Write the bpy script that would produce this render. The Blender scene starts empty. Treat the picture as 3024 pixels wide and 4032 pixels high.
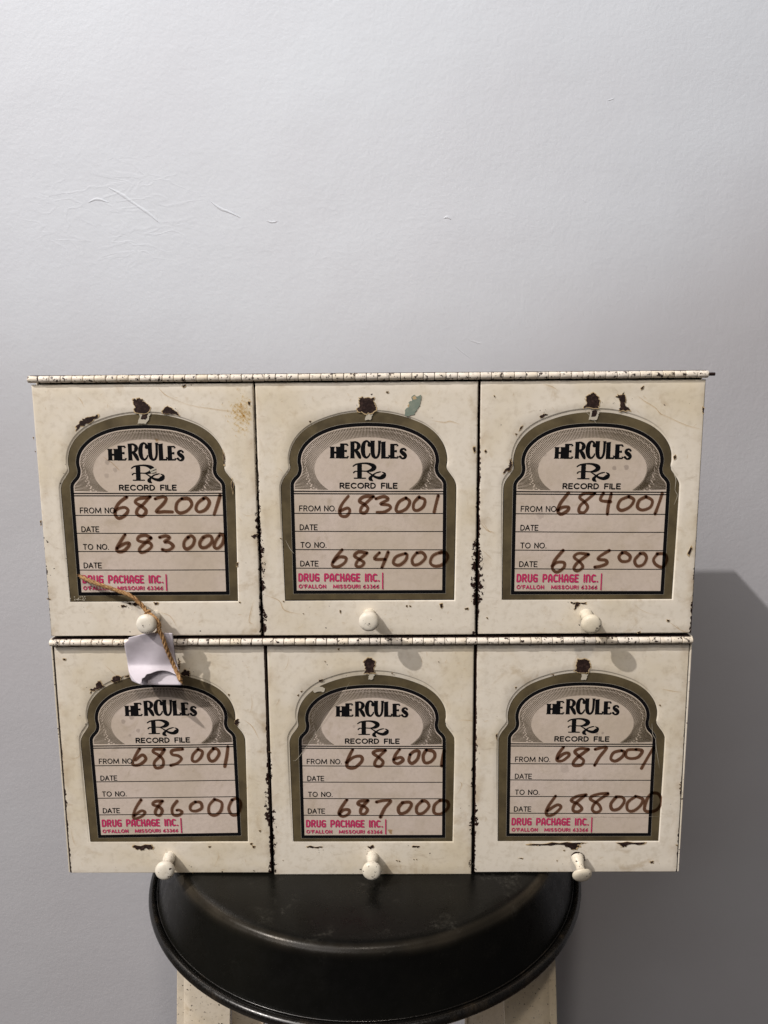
import bpy, bmesh, math, random
from mathutils import Vector, Matrix, noise
rnd = random.Random(7)
sc = bpy.context.scene
C = sc.collection
ZO = 1.05                       # height of the top edge of the doors above the floor (metres)

# ------------------------------------------------------------------ camera
PITCH, YAW, ROLL = .1538, -.0101, -.0077
CAM = Vector((.0152, -.4871, -.0108 + ZO))
FPX = 2911.0
def axes():
    cp, sp, cy, sy, cr, sr = (math.cos(PITCH), math.sin(PITCH), math.cos(YAW), math.sin(YAW), math.cos(ROLL), math.sin(ROLL))
    f = Vector((sy*cp, cy*cp, -sp)); rt = Vector((cy, -sy, 0)); up = rt.cross(f)
    return cr*rt + sr*up, -sr*rt + cr*up, f
RT, UP, FW = axes()
cd = bpy.data.cameras.new('camera'); cam = bpy.data.objects.new('camera', cd); C.objects.link(cam)
cd.sensor_fit = 'HORIZONTAL'; cd.sensor_width = 36; cd.lens = 36*FPX/3024
cd.clip_start = .01; cd.clip_end = 50
cam.matrix_world = Matrix(((RT.x, UP.x, -FW.x, CAM.x), (RT.y, UP.y, -FW.y, CAM.y), (RT.z, UP.z, -FW.z, CAM.z), (0, 0, 0, 1)))
sc.camera = cam

# ------------------------------------------------------------------ world and lamps
w = bpy.data.worlds.new('World'); sc.world = w; w.use_nodes = True
w.node_tree.nodes['Background'].inputs[0].default_value = (.94, .90, .93, 1)
w.node_tree.nodes['Background'].inputs[1].default_value = .045
sc.view_settings.view_transform = 'Standard'; sc.view_settings.look = 'None'
sc.view_settings.exposure = 0; sc.view_settings.gamma = 1
sc.cycles.transparent_max_bounces = 24
def lamp(name, kind, loc, energy, col, radius=.03, target=None, cone=None, blend=.3, size=None):
    d = bpy.data.lights.new(name, kind); o = bpy.data.objects.new(name, d); C.objects.link(o)
    o.location = (loc[0], loc[1], loc[2]+ZO); d.energy = energy; d.color = col
    if kind == 'AREA': d.shape = 'RECTANGLE'; d.size, d.size_y = size
    else: d.shadow_soft_size = radius
    if target:
        t = Vector((target[0], target[1], target[2]+ZO)) - o.location
        o.rotation_euler = t.to_track_quat('-Z', 'Y').to_euler()
    if cone: d.spot_size = math.radians(cone); d.spot_blend = blend
    return o
D1 = Vector((1.44, 1, -1.70)); D2 = Vector((-.06, 1, -1.22))
T0 = Vector((0, 0, -.17))
p1 = T0 - D1*2.5; p2 = T0 - D2*1.5
lamp('ceiling_spot_left', 'POINT', p1, 1290, (1, .94, .885), .042)
lamp('ceiling_spot_centre', 'POINT', p2, 50, (1, .90, .79), .06)
lamp('room_fill', 'AREA', (-1.0, -1.75, 1.35), 24, (1, .955, .93), target=(0, 0, -.2), size=(1.3, 1.2))  # unseen soft area fill, added to lift the ambient light on the doors
lamp('wall_washer', 'SPOT', (-.35, -1.0, 1.9), 100, (.83, .95, 1), .06, target=(-.30, .4, 1.76), cone=98, blend=.10)

# ------------------------------------------------------------------ helpers
def link(name, mesh, mats, parent=None, loc=None, smooth=None):
    o = bpy.data.objects.new(name, mesh); C.objects.link(o)
    for m in (mats if isinstance(mats, (list, tuple)) else [mats]):
        mesh.materials.append(m)
    if parent: o.parent = parent
    if loc is not None: o.location = loc
    if smooth is not None:
        for p in mesh.polygons: p.use_smooth = True
        if smooth < 180: mesh.set_sharp_from_angle(angle=math.radians(smooth))
    return o
def bm_mesh(bm, name):
    me = bpy.data.meshes.new(name); bm.to_mesh(me); bm.free(); return me
def empty(name, loc, parent=None):
    o = bpy.data.objects.new(name, None); C.objects.link(o); o.location = loc
    if parent: o.parent = parent
    return o
class G:                                   # collects faces with material indices
    def __init__(s): s.v = []; s.f = []; s.m = []
    def face(s, pts, mi=0):
        b = len(s.v); s.v += [tuple(p) for p in pts]; s.f.append(tuple(range(b, b+len(pts)))); s.m.append(mi)
    def build(s, name, mats, parent=None, loc=None, smooth=None):
        me = bpy.data.meshes.new(name); me.from_pydata(s.v, [], s.f)
        me.polygons.foreach_set('material_index', s.m); me.update()
        return link(name, me, mats, parent, loc, smooth)
def add_box(bm, x0, x1, y0, y1, z0, z1, bev=0, seg=2):
    r = bmesh.ops.create_cube(bm, size=1)
    for v in r['verts']:
        v.co = Vector(((x0+x1)/2+v.co.x*(x1-x0), (y0+y1)/2+v.co.y*(y1-y0), (z0+z1)/2+v.co.z*(z1-z0)))
    if bev:
        es = list({e for v in r['verts'] for e in v.link_edges})
        bmesh.ops.bevel(bm, geom=es, offset=bev, segments=seg, affect='EDGES', profile=.5)
def catmull(pts, n=6, closed=False):
    out = []; L = len(pts)
    for i in range(L if closed else L-1):
        p = [pts[(i+k-1) % L] if closed else pts[min(max(i+k-1, 0), L-1)] for k in range(4)]
        for j in range(n):
            t = j/n
            out.append(tuple(.5*((2*b)+(-a+c)*t+(2*a-5*b+4*c-d)*t*t+(-a+3*b-3*c+d)*t**3) for a, b, c, d in zip(*p)))
    if not closed: out.append(tuple(pts[-1]))
    return out
def lathe(profile, n=48, axis='z'):
    bm = bmesh.new(); rings = []
    for r, h in profile:
        if r < 1e-6:
            rings.append([bm.verts.new((0, 0, h))])
        else:
            rings.append([bm.verts.new((r*math.cos(2*math.pi*i/n), r*math.sin(2*math.pi*i/n), h)) for i in range(n)])
    for a, b in zip(rings, rings[1:]):
        for i in range(n):
            j = (i+1) % n
            if len(a) == 1 and len(b) == 1: continue
            if len(a) == 1: bm.faces.new((a[0], b[i], b[j]))
            elif len(b) == 1: bm.faces.new((a[i], b[0], a[j]))
            else: bm.faces.new((a[i], b[i], b[j], a[j]))
    bmesh.ops.recalc_face_normals(bm, faces=bm.faces)
    if axis == 'y':
        bmesh.ops.rotate(bm, verts=bm.verts, cent=(0, 0, 0), matrix=Matrix.Rotation(math.radians(90), 3, 'X'))   # +z -> -y
    return bm
def tube(path, radii, n=8, twist=0):
    bm = bmesh.new(); rings = []
    P = [Vector(p) for p in path]; nrm = None
    for i, p in enumerate(P):
        t = (P[min(i+1, len(P)-1)] - P[max(i-1, 0)]).normalized()
        if nrm is None: nrm = t.orthogonal().normalized()
        nrm = (nrm - t*nrm.dot(t)).normalized(); b = t.cross(nrm)
        r = radii[i] if isinstance(radii, (list, tuple)) else radii
        rings.append([bm.verts.new(p + r*(math.cos(a)*nrm + math.sin(a)*b)) for a in [2*math.pi*k/n + twist*i for k in range(n)]])
    for a, b in zip(rings, rings[1:]):
        for k in range(n): bm.faces.new((a[k], a[(k+1) % n], b[(k+1) % n], b[k]))
    bm.faces.new(rings[0][::-1]); bm.faces.new(rings[-1])
    return bm

# ------------------------------------------------------------------ materials
def mat(name, col=(.5, .5, .5), rough=.5, metal=0, spec=.5):
    m = bpy.data.materials.new(name); m.use_nodes = True
    b = m.node_tree.nodes['Principled BSDF']
    b.inputs['Base Color'].default_value = (*col, 1); b.inputs['Roughness'].default_value = rough
    b.inputs['Metallic'].default_value = metal; b.inputs['Specular IOR Level'].default_value = spec
    return m, m.node_tree, b
class N:                                   # small node-graph builder
    def __init__(s, nt): s.t = nt; s.tc = nt.nodes.new('ShaderNodeTexCoord'); s.info = nt.nodes.new('ShaderNodeObjectInfo')
    def set(s, sock, v):
        if hasattr(v, 'is_linked') or hasattr(v, 'links'): s.t.links.new(v, sock)
        else: sock.default_value = v
    def math(s, op, a, b=0.0, c=0.0, clamp=False):
        n = s.t.nodes.new('ShaderNodeMath'); n.operation = op; n.use_clamp = clamp
        for i, v in enumerate((a, b, c)): s.set(n.inputs[i], v)
        return n.outputs[0]
    def vec(s, op, a, b=(0, 0, 0), scale=None):
        n = s.t.nodes.new('ShaderNodeVectorMath'); n.operation = op
        s.set(n.inputs[0], a); s.set(n.inputs[1], b)
        if scale is not None: s.set(n.inputs['Scale'], scale)
        return n.outputs[0] if op not in ('LENGTH', 'DOT_PRODUCT') else n.outputs['Value']
    def noise(s, v, scale, detail=4, rough=.55, dist=0, out=0):
        n = s.t.nodes.new('ShaderNodeTexNoise'); s.set(n.inputs['Vector'], v)
        n.inputs['Scale'].default_value = scale; n.inputs['Detail'].default_value = detail
        n.inputs['Roughness'].default_value = rough; n.inputs['Distortion'].default_value = dist
        return n.outputs[out]
    def ramp(s, v, a, b, ca=0.0, cb=1.0, smooth=True):
        n = s.t.nodes.new('ShaderNodeMapRange'); n.interpolation_type = 'SMOOTHSTEP' if smooth else 'LINEAR'
        for i, q in enumerate((v, a, b, ca, cb)): s.set(n.inputs[i], q)
        return n.outputs[0]
    def mix(s, f, a, b, mode='MIX'):
        n = s.t.nodes.new('ShaderNodeMix'); n.data_type = 'RGBA'; n.blend_type = mode
        s.set(n.inputs[0], f)
        for i, v in ((6, a), (7, b)):
            s.set(n.inputs[i], (*v, 1) if isinstance(v, tuple) and len(v) == 3 else v)
        return n.outputs[2]
    def sep(s, v):
        n = s.t.nodes.new('ShaderNodeSeparateXYZ'); s.set(n.inputs[0], v); return n.outputs
    def bump(s, h, dist, strength=1.0, normal=None):
        n = s.t.nodes.new('ShaderNodeBump'); s.set(n.inputs['Height'], h)
        n.inputs['Distance'].default_value = dist; n.inputs['Strength'].default_value = strength
        if normal: s.t.links.new(normal, n.inputs['Normal'])
        return n.outputs[0]
    def coord(s):                          # object coordinates shifted per object so that copies differ
        sh = s.vec('SCALE', s.info.outputs['Location'], scale=7.31)
        r = s.vec('SCALE', (3.1, 5.7, 2.3), scale=s.info.outputs['Random'])
        return s.vec('ADD', s.tc.outputs['Object'], s.vec('ADD', sh, r))

CREAM = (.775, .718, .625)
RUST = (.022, .0085, .0065)
def paint_material(name, edge=0.0, outer=0, hw=.0727, hh=.1715, wear=.0, bumpy=1.0, base=CREAM):
    m, nt, b = mat(name, base, .42); n = N(nt); co = n.coord()
    big = n.noise(co, 14, 4, .6)
    c = n.mix(n.ramp(big, .42, .72), base, (base[0]*.90, base[1]*.86, base[2]*.76))
    mid = n.noise(co, 62, 5, .62, .6)
    c = n.mix(n.ramp(mid, .56, .76, 0, .6), c, (.50, .40, .27))
    mott = n.noise(co, 240, 3, .6)
    c = n.mix(n.ramp(mott, .45, .75, 0, .25), c, (.42, .35, .25))
    smd = n.noise(n.vec('MULTIPLY', co, (1, 1, 2.6)), 34, 5, .7, 1.5)
    c = n.mix(n.ramp(smd, .60, .74, 0, .38), c, (.40, .32, .23))
    # small pits of missing paint
    pit = n.math('MULTIPLY', n.ramp(n.noise(co, 330, 2, .5), .735, .75), n.ramp(n.noise(co, 31, 2, .5), .50, .60))
    mask = pit
    if wear:
        k = n.noise(co, 420, 4, .62, .3)
        mask = n.math('MAXIMUM', mask, n.ramp(k, .66-wear, .68-wear))
    if edge:
        x, y, z = n.sep(n.tc.outputs['Object'])
        d = n.math('SUBTRACT', hw, n.math('ABSOLUTE', x))
        low = n.ramp(z, -.03, -hh*.85, .10, 1.0)
        amp = n.math('MULTIPLY', n.math('MULTIPLY', low, edge), n.ramp(n.noise(co, 46, 3, .65), .40, .66, .12, 1.35))
        amp = n.math('MULTIPLY', amp, n.ramp(n.noise(co, 420, 4, .65), .40, .60, .0, 1.9))
        if outer: amp = n.math('MULTIPLY', amp, n.ramp(n.math('MULTIPLY', x, outer), -.01, .01, 1, .42))
        mask = n.math('MAXIMUM', mask, n.math('LESS_THAN', d, amp))
        stain = n.math('MULTIPLY', n.ramp(d, .0, .010, 1, 0), n.ramp(n.noise(co, 55, 4, .6), .45, .75, 0, .6))
        c = n.mix(stain, c, (.40, .29, .17))
    c = n.mix(mask, c, (RUST[0], RUST[1], RUST[2]))
    nt.links.new(c, b.inputs['Base Color'])
    nt.links.new(n.ramp(mid, .3, .7, .34, .52), b.inputs['Roughness'])
    h = n.math('ADD', n.math('MULTIPLY', n.noise(co, 190, 3, .5), .35), n.math('MULTIPLY', n.noise(co, 28, 2, .5), 1.2))
    h = n.math('SUBTRACT', h, n.math('MULTIPLY', mask, .9))
    nt.links.new(n.bump(h, .00022*bumpy, .55), b.inputs['Normal'])
    return m
M_doors = [paint_material('cream_enamel_door_left', edge=.0017, outer=-1), paint_material('cream_enamel_door', edge=.0017), paint_material('cream_enamel_door_right', edge=.0017, outer=1)]
M_body = paint_material('cream_enamel_body', wear=.035)
M_knuckle = paint_material('cream_enamel_hinge', wear=.072, base=(.84, .775, .69))
M_knob = paint_material('cream_enamel_knob', wear=.022, base=(.80, .76, .68), bumpy=.5)
M_leg = paint_material('cream_enamel_stool', wear=.02, base=(.74, .66, .54))

M_rust, nt, b = mat('bare_rusted_metal', RUST, .75, spec=.25); n = N(nt)
nt.links.new(n.mix(n.ramp(n.noise(n.coord(), 420, 4, .7), .45, .75), (.016, .007, .0055), (.065, .036, .028)), b.inputs['Base Color'])
nt.links.new(n.bump(n.noise(n.coord(), 700, 3, .6), .0003, .8), b.inputs['Normal'])
M_rim, nt, b = mat('yellowed_paint_edge', (.52, .39, .22), .5)
M_green, nt, b = mat('green_under_paint', (.20, .235, .195), .5); n = N(nt)
nt.links.new(n.mix(n.ramp(n.noise(n.coord(), 300, 3, .6), .4, .7), (.19, .235, .195), (.26, .29, .235)), b.inputs['Base Color'])
def veil(name, col):                       # thin translucent mark: tints what lies under it
    m = bpy.data.materials.new(name); m.use_nodes = True; nt = m.node_tree; nt.nodes.clear()
    t = nt.nodes.new('ShaderNodeBsdfTransparent'); t.inputs[0].default_value = (*col, 1)
    o = nt.nodes.new('ShaderNodeOutputMaterial'); nt.links.new(t.outputs[0], o.inputs[0]); return m
M_scratch = veil('brown_scratch', (.78, .68, .55))
M_stain = veil('brown_stain', (.90, .83, .70))
M_dark = mat('black_gap_shade', (.006, .006, .006), .7, spec=.2)[0]  # black stands in for the shade in the gaps round the doors

def label_paper(name, crease=None, spots=()):
    m, nt, b = mat(name, (.55, .47, .41), .33); n = N(nt); co = n.coord()
    c = n.mix(n.ramp(n.noise(co, 30, 4, .6), .35, .7), (.635, .545, .485), (.565, .48, .40))
    c = n.mix(n.ramp(n.noise(co, 75, 5, .65, .8), .55, .78, 0, .6), c, (.42, .34, .25))
    c = n.mix(n.ramp(n.noise(co, 380, 4, .7), .42, .7, 0, .3), c, (.44, .37, .31))
    c = n.mix(n.ramp(n.noise(co, 9, 2, .5), .42, .62, 0, .35), c, (.52, .44, .33))
    for (u, v, r, s) in spots:
        d = n.vec('LENGTH', n.vec('SUBTRACT', n.tc.outputs['Object'], (u, 0, v)))
        d = n.math('ADD', d, n.math('MULTIPLY', n.math('SUBTRACT', n.noise(co, 400, 2), .5), r*.8))
        c = n.mix(n.ramp(d, r*.6, r, s, 0), c, (.27, .22, .19))
    nt.links.new(c, b.inputs['Base Color'])
    h = n.math('ADD', n.math('MULTIPLY', n.noise(co, 42, 3, .55, .4), 1.0), n.math('MULTIPLY', n.noise(co, 260, 3, .6), .12))
    nb = n.bump(h, .0009, .55)
    if crease:                             # a fold: the film left of a line bulges up
        (ax, az), (bx, bz), slope = crease
        L = math.hypot(bx-ax, bz-az); nx, nz = (bz-az)/L, -(bx-ax)/L
        s = n.vec('DOT_PRODUCT', n.vec('SUBTRACT', n.tc.outputs['Object'], (ax, 0, az)), (nx, 0, nz))
        s = n.math('ADD', s, n.math('MULTIPLY', n.math('SUBTRACT', n.noise(co, 22, 1), .5), .006))
        nb = n.bump(n.math('MAXIMUM', s, 0.0), slope, 1.0, nb)
    nt.links.new(nb, b.inputs['Normal'])
    b.inputs['Coat Weight'].default_value = .15; b.inputs['Coat Roughness'].default_value = .2
    return m
M_gold, nt, b = mat('tarnished_gold_foil', (.17, .135, .06), .36, .4); n = N(nt); co = n.coord()
c = n.mix(n.ramp(n.noise(co, 45, 5, .65), .35, .7), (.185, .146, .080), (.110, .086, .050))
c = n.mix(n.ramp(n.noise(co, 500, 4, .7), .55, .8, 0, .5), c, (.10, .085, .05))
nt.links.new(c, b.inputs['Base Color']); nt.links.new(n.ramp(n.noise(co, 60, 3), .3, .7, .30, .46), b.inputs['Roughness'])
nt.links.new(n.bump(n.noise(co, 36, 3, .55), .0008, .6), b.inputs['Normal'])
M_ink = mat('black_print', (.006, .006, .007), .55, spec=.04)[0]
M_ray = mat('gold_print', (.060, .043, .020), .4, .05)[0]
M_white = mat('pale_print_line', (.50, .46, .38), .4)[0]
M_pink = mat('magenta_print', (.50, .028, .12), .45)[0]
M_marker = veil('brown_marker', (.45, .345, .29))
M_blob = veil('marker_blob', (.35, .25, .22))
LAB = lambda paper: [M_gold, M_ink, paper, M_ray, M_pink, M_marker, M_blob, M_white, M_rim, M_rust, M_scratch]

# ------------------------------------------------------------------ photo pixel -> door plane
class Plane:
    def __init__(s, cx, y0, z0, tilt):
        s.o = Vector((cx, y0, z0+ZO)); s.zu = Vector((0, math.sin(tilt), math.cos(tilt))); s.n = Vector((0, -math.cos(tilt), math.sin(tilt)))
        s.tilt = tilt
    def at(s, px, py, lift=0.0):           # 3024 x 4032 pixel -> (u, w) on the door, lift = height above it
        d = FW + RT*((px-1512)/FPX) - UP*((py-2016)/FPX)
        t = (s.o + s.n*lift - CAM).dot(s.n)/d.dot(s.n); p = CAM + d*t - s.o
        return (p.x, p.dot(s.zu))
CROPS = {1: (80, 1420, .5907), 2: (980, 1420, .5907), 3: (1840, 1420, .5907), 4: (180, 2460, .5425), 5: (1020, 2460, .5425), 6: (1840, 2460, .5425),
         'a': (260, 1600, .42194), 'b': (280, 1900, .42194), 'e': (480, 2220, .23511), 'k': (2150, 3300, .36166)}
TIL = .0070
DOORS = {1: (-.21945, -.0743, 0, 0, -.1715), 2: (-.0731, .0722, 0, 0, -.1717), 3: (.0734, .2193, 0, 0, -.1713),
         4: (-.2197, -.0726, .0022, TIL, -.1718), 5: (-.0714, .0717, .0022, TIL*1.12, -.1732), 6: (.0730, .2196, .0022, TIL, -.1716)}
PL = {}
for k, (x0, x1, y0, tl, h) in DOORS.items():
    PL[k] = Plane((x0+x1)/2, y0, 0 if k < 4 else -.1788, tl)
def mapper(door, crop=None):
    ox, oy, s = CROPS[crop or door]
    return lambda x, y: PL[door].at(ox+x*s, oy+y*s)

# ------------------------------------------------------------------ flat drawing primitives (in door u,w; Y = depth)
class Draw:
    def __init__(s, g, tf, y): s.g = g; s.tf = tf; s.y = y; s.i = 0
    def _y(s, dy=0): s.i += 1; return s.y - dy - s.i*1.5e-6
    def poly(s, pts, mi, raw=False):
        y = s._y(); P = pts if raw else [s.tf(*p) for p in pts]
        a = sum(P[i][0]*P[(i+1) % len(P)][1]-P[(i+1) % len(P)][0]*P[i][1] for i in range(len(P)))
        if a < 0: P = P[::-1]              # facing -Y
        s.g.face([(u, y, w) for u, w in P], mi)
    def stroke(s, pts, wd, mi, smooth=0, cap=True, raw=False, wscale=1e-4):
        """pts: (x, y[, width]); wd default width in 0.1 mm"""
        Q = [(*( (p[0], p[1]) if raw else s.tf(p[0], p[1])), (p[2] if len(p) > 2 else wd)*wscale) for p in pts]
        if smooth: Q = catmull(Q, smooth)
        y = s._y(); L = []; R = []; n_ = len(Q)
        for i, (u, v, ww) in enumerate(Q):
            a = Q[max(i-1, 0)]; b_ = Q[min(i+1, n_-1)]; tx, tz = b_[0]-a[0], b_[1]-a[1]; l = math.hypot(tx, tz) or 1
            nx, nz = -tz/l*ww/2, tx/l*ww/2
            L.append((u+nx, y, v+nz)); R.append((u-nx, y, v-nz))
        for i in range(n_-1): s.g.face((R[i], R[i+1], L[i+1], L[i]), mi)
        if cap:
            for e, sg in ((0, 1), (n_-1, -1)):
                u, v, ww = Q[e]; a = math.atan2(L[e][2]-v, L[e][0]-u)
                arc = [(u+ww/2*math.cos(a+sg*math.pi*k/6), y, v+ww/2*math.sin(a+sg*math.pi*k/6)) for k in range(7)]
                s.g.face(arc if sg > 0 else arc[::-1], mi)
def jag(pts, amp=3.0, sub=4, seed=0):
    r = random.Random(seed); out = []
    for i in range(len(pts)):
        a, b_ = pts[i], pts[(i+1) % len(pts)]
        L = math.hypot(b_[0]-a[0], b_[1]-a[1]); m = max(1, min(sub, int(L/9)+1))
        for k in range(m):
            t = k/m; q = amp if k else amp*.5
            out.append((a[0]+(b_[0]-a[0])*t+r.uniform(-q, q), a[1]+(b_[1]-a[1])*t+r.uniform(-q, q)))
    return out

# stroke alphabet on a 1-high box (x, y) ; width of each letter first
def arc(cx, cy, rx, ry, a0, a1, n_=10): return [(cx+rx*math.cos(math.radians(a0+(a1-a0)*i/n_)), cy+ry*math.sin(math.radians(a0+(a1-a0)*i/n_))) for i in range(n_+1)]
FONT = {
 'A': (.78, [[(0, 0), (.39, 1), (.78, 0)], [(.14, .32), (.64, .32)]]), 'C': (.82, [arc(.46, .5, .45, .5, 45, 315)]),
 'D': (.72, [[(0, 0), (0, 1), (.25, 1)]+arc(.25, .5, .46, .5, 90, -90)+[(0, 0)]]), 'E': (.58, [[(.58, 1), (0, 1), (0, 0), (.58, 0)], [(0, .52), (.5, .52)]]),
 'F': (.56, [[(.56, 1), (0, 1), (0, 0)], [(0, .5), (.48, .5)]]), 'G': (.84, [arc(.46, .5, .45, .5, 45, 330)+[(.86, .45), (.52, .45)]]),
 'I': (.0, [[(0, 0), (0, 1)]]), 'K': (.66, [[(0, 0), (0, 1)], [(.62, 1), (.05, .5), (.66, 0)]]), 'L': (.52, [[(0, 1), (0, 0), (.52, 0)]]),
 'M': (1.08, [[(0, 0), (.08, 1), (.54, .1), (1.0, 1), (1.08, 0)]]), 'N': (.7, [[(0, 0), (0, 1), (.7, 0), (.7, 1)]]),
 'O': (.92, [arc(.46, .5, .46, .5, 90, 450, 20)]), 'P': (.6, [[(0, 0), (0, 1), (.3, 1)]+arc(.33, .73, .27, .27, 90, -90, 8)+[(0, .46)]]),
 'R': (.64, [[(0, 0), (0, 1), (.3, 1)]+arc(.35, .74, .26, .26, 90, -90, 8)+[(0, .48)], [(.3, .48), (.64, 0)]]),
 'S': (.58, [arc(.3, .74, .26, .26, 40, 250, 9)+arc(.29, .26, .29, .26, 70, -140, 9)]), 'T': (.66, [[(0, 1), (.66, 1)], [(.33, 1), (.33, 0)]]),
 'U': (.68, [[(0, 1), (0, .34)]+arc(.34, .34, .34, .34, 180, 360, 8)+[(.68, 1)]]), '.': (.02, [[(0, .02), (.02, .02)]]), "'": (.04, [[(.04, 1), (0, .76)]]),
 '3': (.5, [arc(.24, .76, .23, .24, 130, -80, 8)+arc(.24, .27, .26, .27, 80, -140, 9)]),
 '6': (.54, [[(.46, 1), (.1, .5)]+arc(.27, .29, .26, .29, 150, 510, 14)]),
 # heavy condensed display letters of the magenta line
 'd': (.5, [[(0, 0), (0, 1), (.3, 1), (.5, .8), (.5, .2), (.3, 0), (0, 0)]]), 'r': (.52, [[(0, 0), (0, 1), (.38, 1), (.5, .85), (.5, .6), (.38, .48), (0, .48)], [(.25, .48), (.52, 0)]]),
 'u': (.5, [[(0, 1), (0, .15), (.15, 0), (.38, 0), (.5, .15), (.5, 1)]]), 'g': (.5, [[(.5, .95), (.15, 1), (0, .8), (0, .2), (.15, 0), (.5, .02), (.5, .48), (.26, .48)]]),
 'p': (.5, [[(0, 0), (0, 1), (.38, 1), (.5, .85), (.5, .55), (.38, .42), (0, .42)]]), 'a': (.52, [[(0, 0), (.05, .8), (.2, 1), (.34, 1), (.48, .8), (.52, 0)], [(.03, .3), (.5, .3)]]),
 'c': (.48, [[(.48, .92), (.18, 1), (0, .82), (0, .18), (.18, 0), (.48, .06)]]), 'k': (.5, [[(0, 0), (0, 1)], [(.46, 1), (.46, .62), (.3, .5), (0, .5)], [(.3, .5), (.5, .4), (.5, 0)]]),
 'e': (.42, [[(.42, 1), (0, 1), (0, 0), (.42, 0)], [(0, .52), (.36, .52)]]), 'i': (.0, [[(0, 0), (0, 1)]]), 'n': (.48, [[(0, 0), (0, .95)], [(0, .9), (.2, 1), (.38, .95), (.48, .8), (.48, 0)]]),
}
def text(dr, s, x0, x1, ybot, ytop, wd, mi, space=.75, gap=.3):
    """set s between photo-crop pixels x0..x1 and ytop..ybot"""
    adv = 0; pos = []
    for ch in s:
        if ch == ' ': adv += space; continue
        pos.append((ch, adv)); adv += FONT[ch][0]+gap
    tot = adv-gap; kx = (x1-x0)/tot; H = ybot-ytop
    for ch, a in pos:
        for st in FONT[ch][1]:
            Q = [(x0+(a+px)*kx, ybot-py*H) for px, py in st]; run = [Q[0]]
            for i in range(1, len(Q)):         # break the stroke at sharp corners so that it keeps its width
                run.append(Q[i])
                if i < len(Q)-1:
                    a1 = math.atan2(Q[i][1]-Q[i-1][1], Q[i][0]-Q[i-1][0]); a2 = math.atan2(Q[i+1][1]-Q[i][1], Q[i+1][0]-Q[i][0])
                    if abs((a2-a1+math.pi) % (2*math.pi)-math.pi) > .75: dr.stroke(run, wd, mi); run = [Q[i]]
            dr.stroke(run, wd, mi)

# heavy "HERCULES" letters, unit box, stroke widths as a share of 24 px stems
HB = {
 'H': [[(.2, 0, 34), (.2, .12, 25), (.2, .85, 24), (.2, 1, 32)], [(.8, 0, 34), (.8, .12, 25), (.8, .85, 24), (.8, 1, 32)], [(.2, .5, 13), (.8, .5, 13)]],
 'E': [[(.27, 0, 30), (.25, .1, 27), (.25, .9, 26), (.25, 1, 28)], [(.1, .045, 10), (.85, .045, 10), (.9, .16, 16)], [(.1, .955, 10), (.8, .955, 10), (.85, .84, 15)], [(.25, .5, 10), (.7, .5, 12)], [(.7, .42, 9), (.7, .58, 9)]],
 'R': [[(.22, 0, 34), (.22, .1, 25), (.22, .9, 25), (.22, 1, 30)], [(.2, .95, 11), (.5, .96, 12), (.72, .84, 20), (.74, .7, 24), (.6, .53, 14), (.25, .48, 10)], [(.45, .5, 16), (.68, .3, 24), (.84, .08, 20), (.96, .03, 10)]],
 'C': [[(.86, .74, 24), (.8, .88, 14), (.56, .96, 12), (.3, .82, 22), (.2, .5, 27), (.3, .17, 22), (.58, .045, 13), (.84, .16, 10), (.92, .27, 8)]],
 'U': [[(.22, 1, 30), (.22, .9, 25), (.22, .4, 25), (.3, .14, 22), (.5, .04, 14), (.7, .14, 14), (.8, .4, 15), (.82, .9, 16), (.82, 1, 24)]],
 'L': [[(.27, 0, 30), (.25, .1, 27), (.24, .9, 26), (.22, 1, 32)], [(.1, .045, 10), (.85, .045, 12), (.92, .2, 16)]],
 'S': [[(.8, .8, 15), (.62, .92, 13), (.32, .85, 18), (.26, .66, 24), (.55, .48, 30), (.78, .3, 24), (.68, .1, 18), (.38, .05, 13), (.14, .2, 18)]],
}
HPOS = [('H', 541, 606, 78), ('E', 606, 664, 99), ('R', 671, 750, 113), ('C', 745, 810, 121), ('U', 806, 882, 119), ('L', 880, 940, 112), ('E', 940, 998, 97), ('S', 1000, 1053, 74)]

# ------------------------------------------------------------------ label template (millimetres -> metres), u = 0 is the middle
half_out = [(0, -20), (10, -20.5), (20, -22.3), (30, -25.5), (38, -29.3), (44.6, -34.6), (49.2, -41), (51.4, -47.5), (51.8, -52.5), (51.4, -56.8), (53.4, -60.2), (56, -63.8), (57.6, -67.6), (57.9, -72), (57.8, -86)]
half_in = [(0, -27.3), (10, -27.7), (20, -29.0), (29, -31.8), (36.5, -35.8), (42.3, -41), (45.6, -46.4), (46.7, -52), (46.1, -57), (47, -60.6), (50, -64), (51.4, -66.6), (51.7, -70), (51.7, -84)]
def outline(half, bx, bz, off=0.0):
    pts = catmull([(x, z) for x, z in half], 5)
    right = [p for p in pts] + [(bx, bz)]
    left = [(-x, z) for x, z in right[::-1][:-1]]
    P = [(x/1000, z/1000) for x, z in right+left]      # clockwise from the top centre
    if not off: return P
    out = []; n_ = len(P)
    for i in range(n_):
        a, b_, c_ = P[i-1], P[i], P[(i+1) % n_]
        def nn(p, q): dx, dz = q[0]-p[0], q[1]-p[1]; l = math.hypot(dx, dz) or 1; return (-dz/l, dx/l)
        n1, n2 = nn(a, b_), nn(b_, c_); m = (n1[0]+n2[0], n1[1]+n2[1]); l2 = (m[0]**2+m[1]**2)/2
        if l2 < .2: l2 = .2
        out.append((b_[0]+m[0]*off/l2, b_[1]+m[1]*off/l2))
    return out
OUT = outline(half_out, 57.2, -146.6)
INN = outline(half_in, 51.5, -142.3)
# corners where the outline turns are kept sharp at the foot
tf2 = mapper(2)                            # template drawn in the pixels of the upper middle door
REC = .0007                                # depth of the pressed recess

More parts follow.
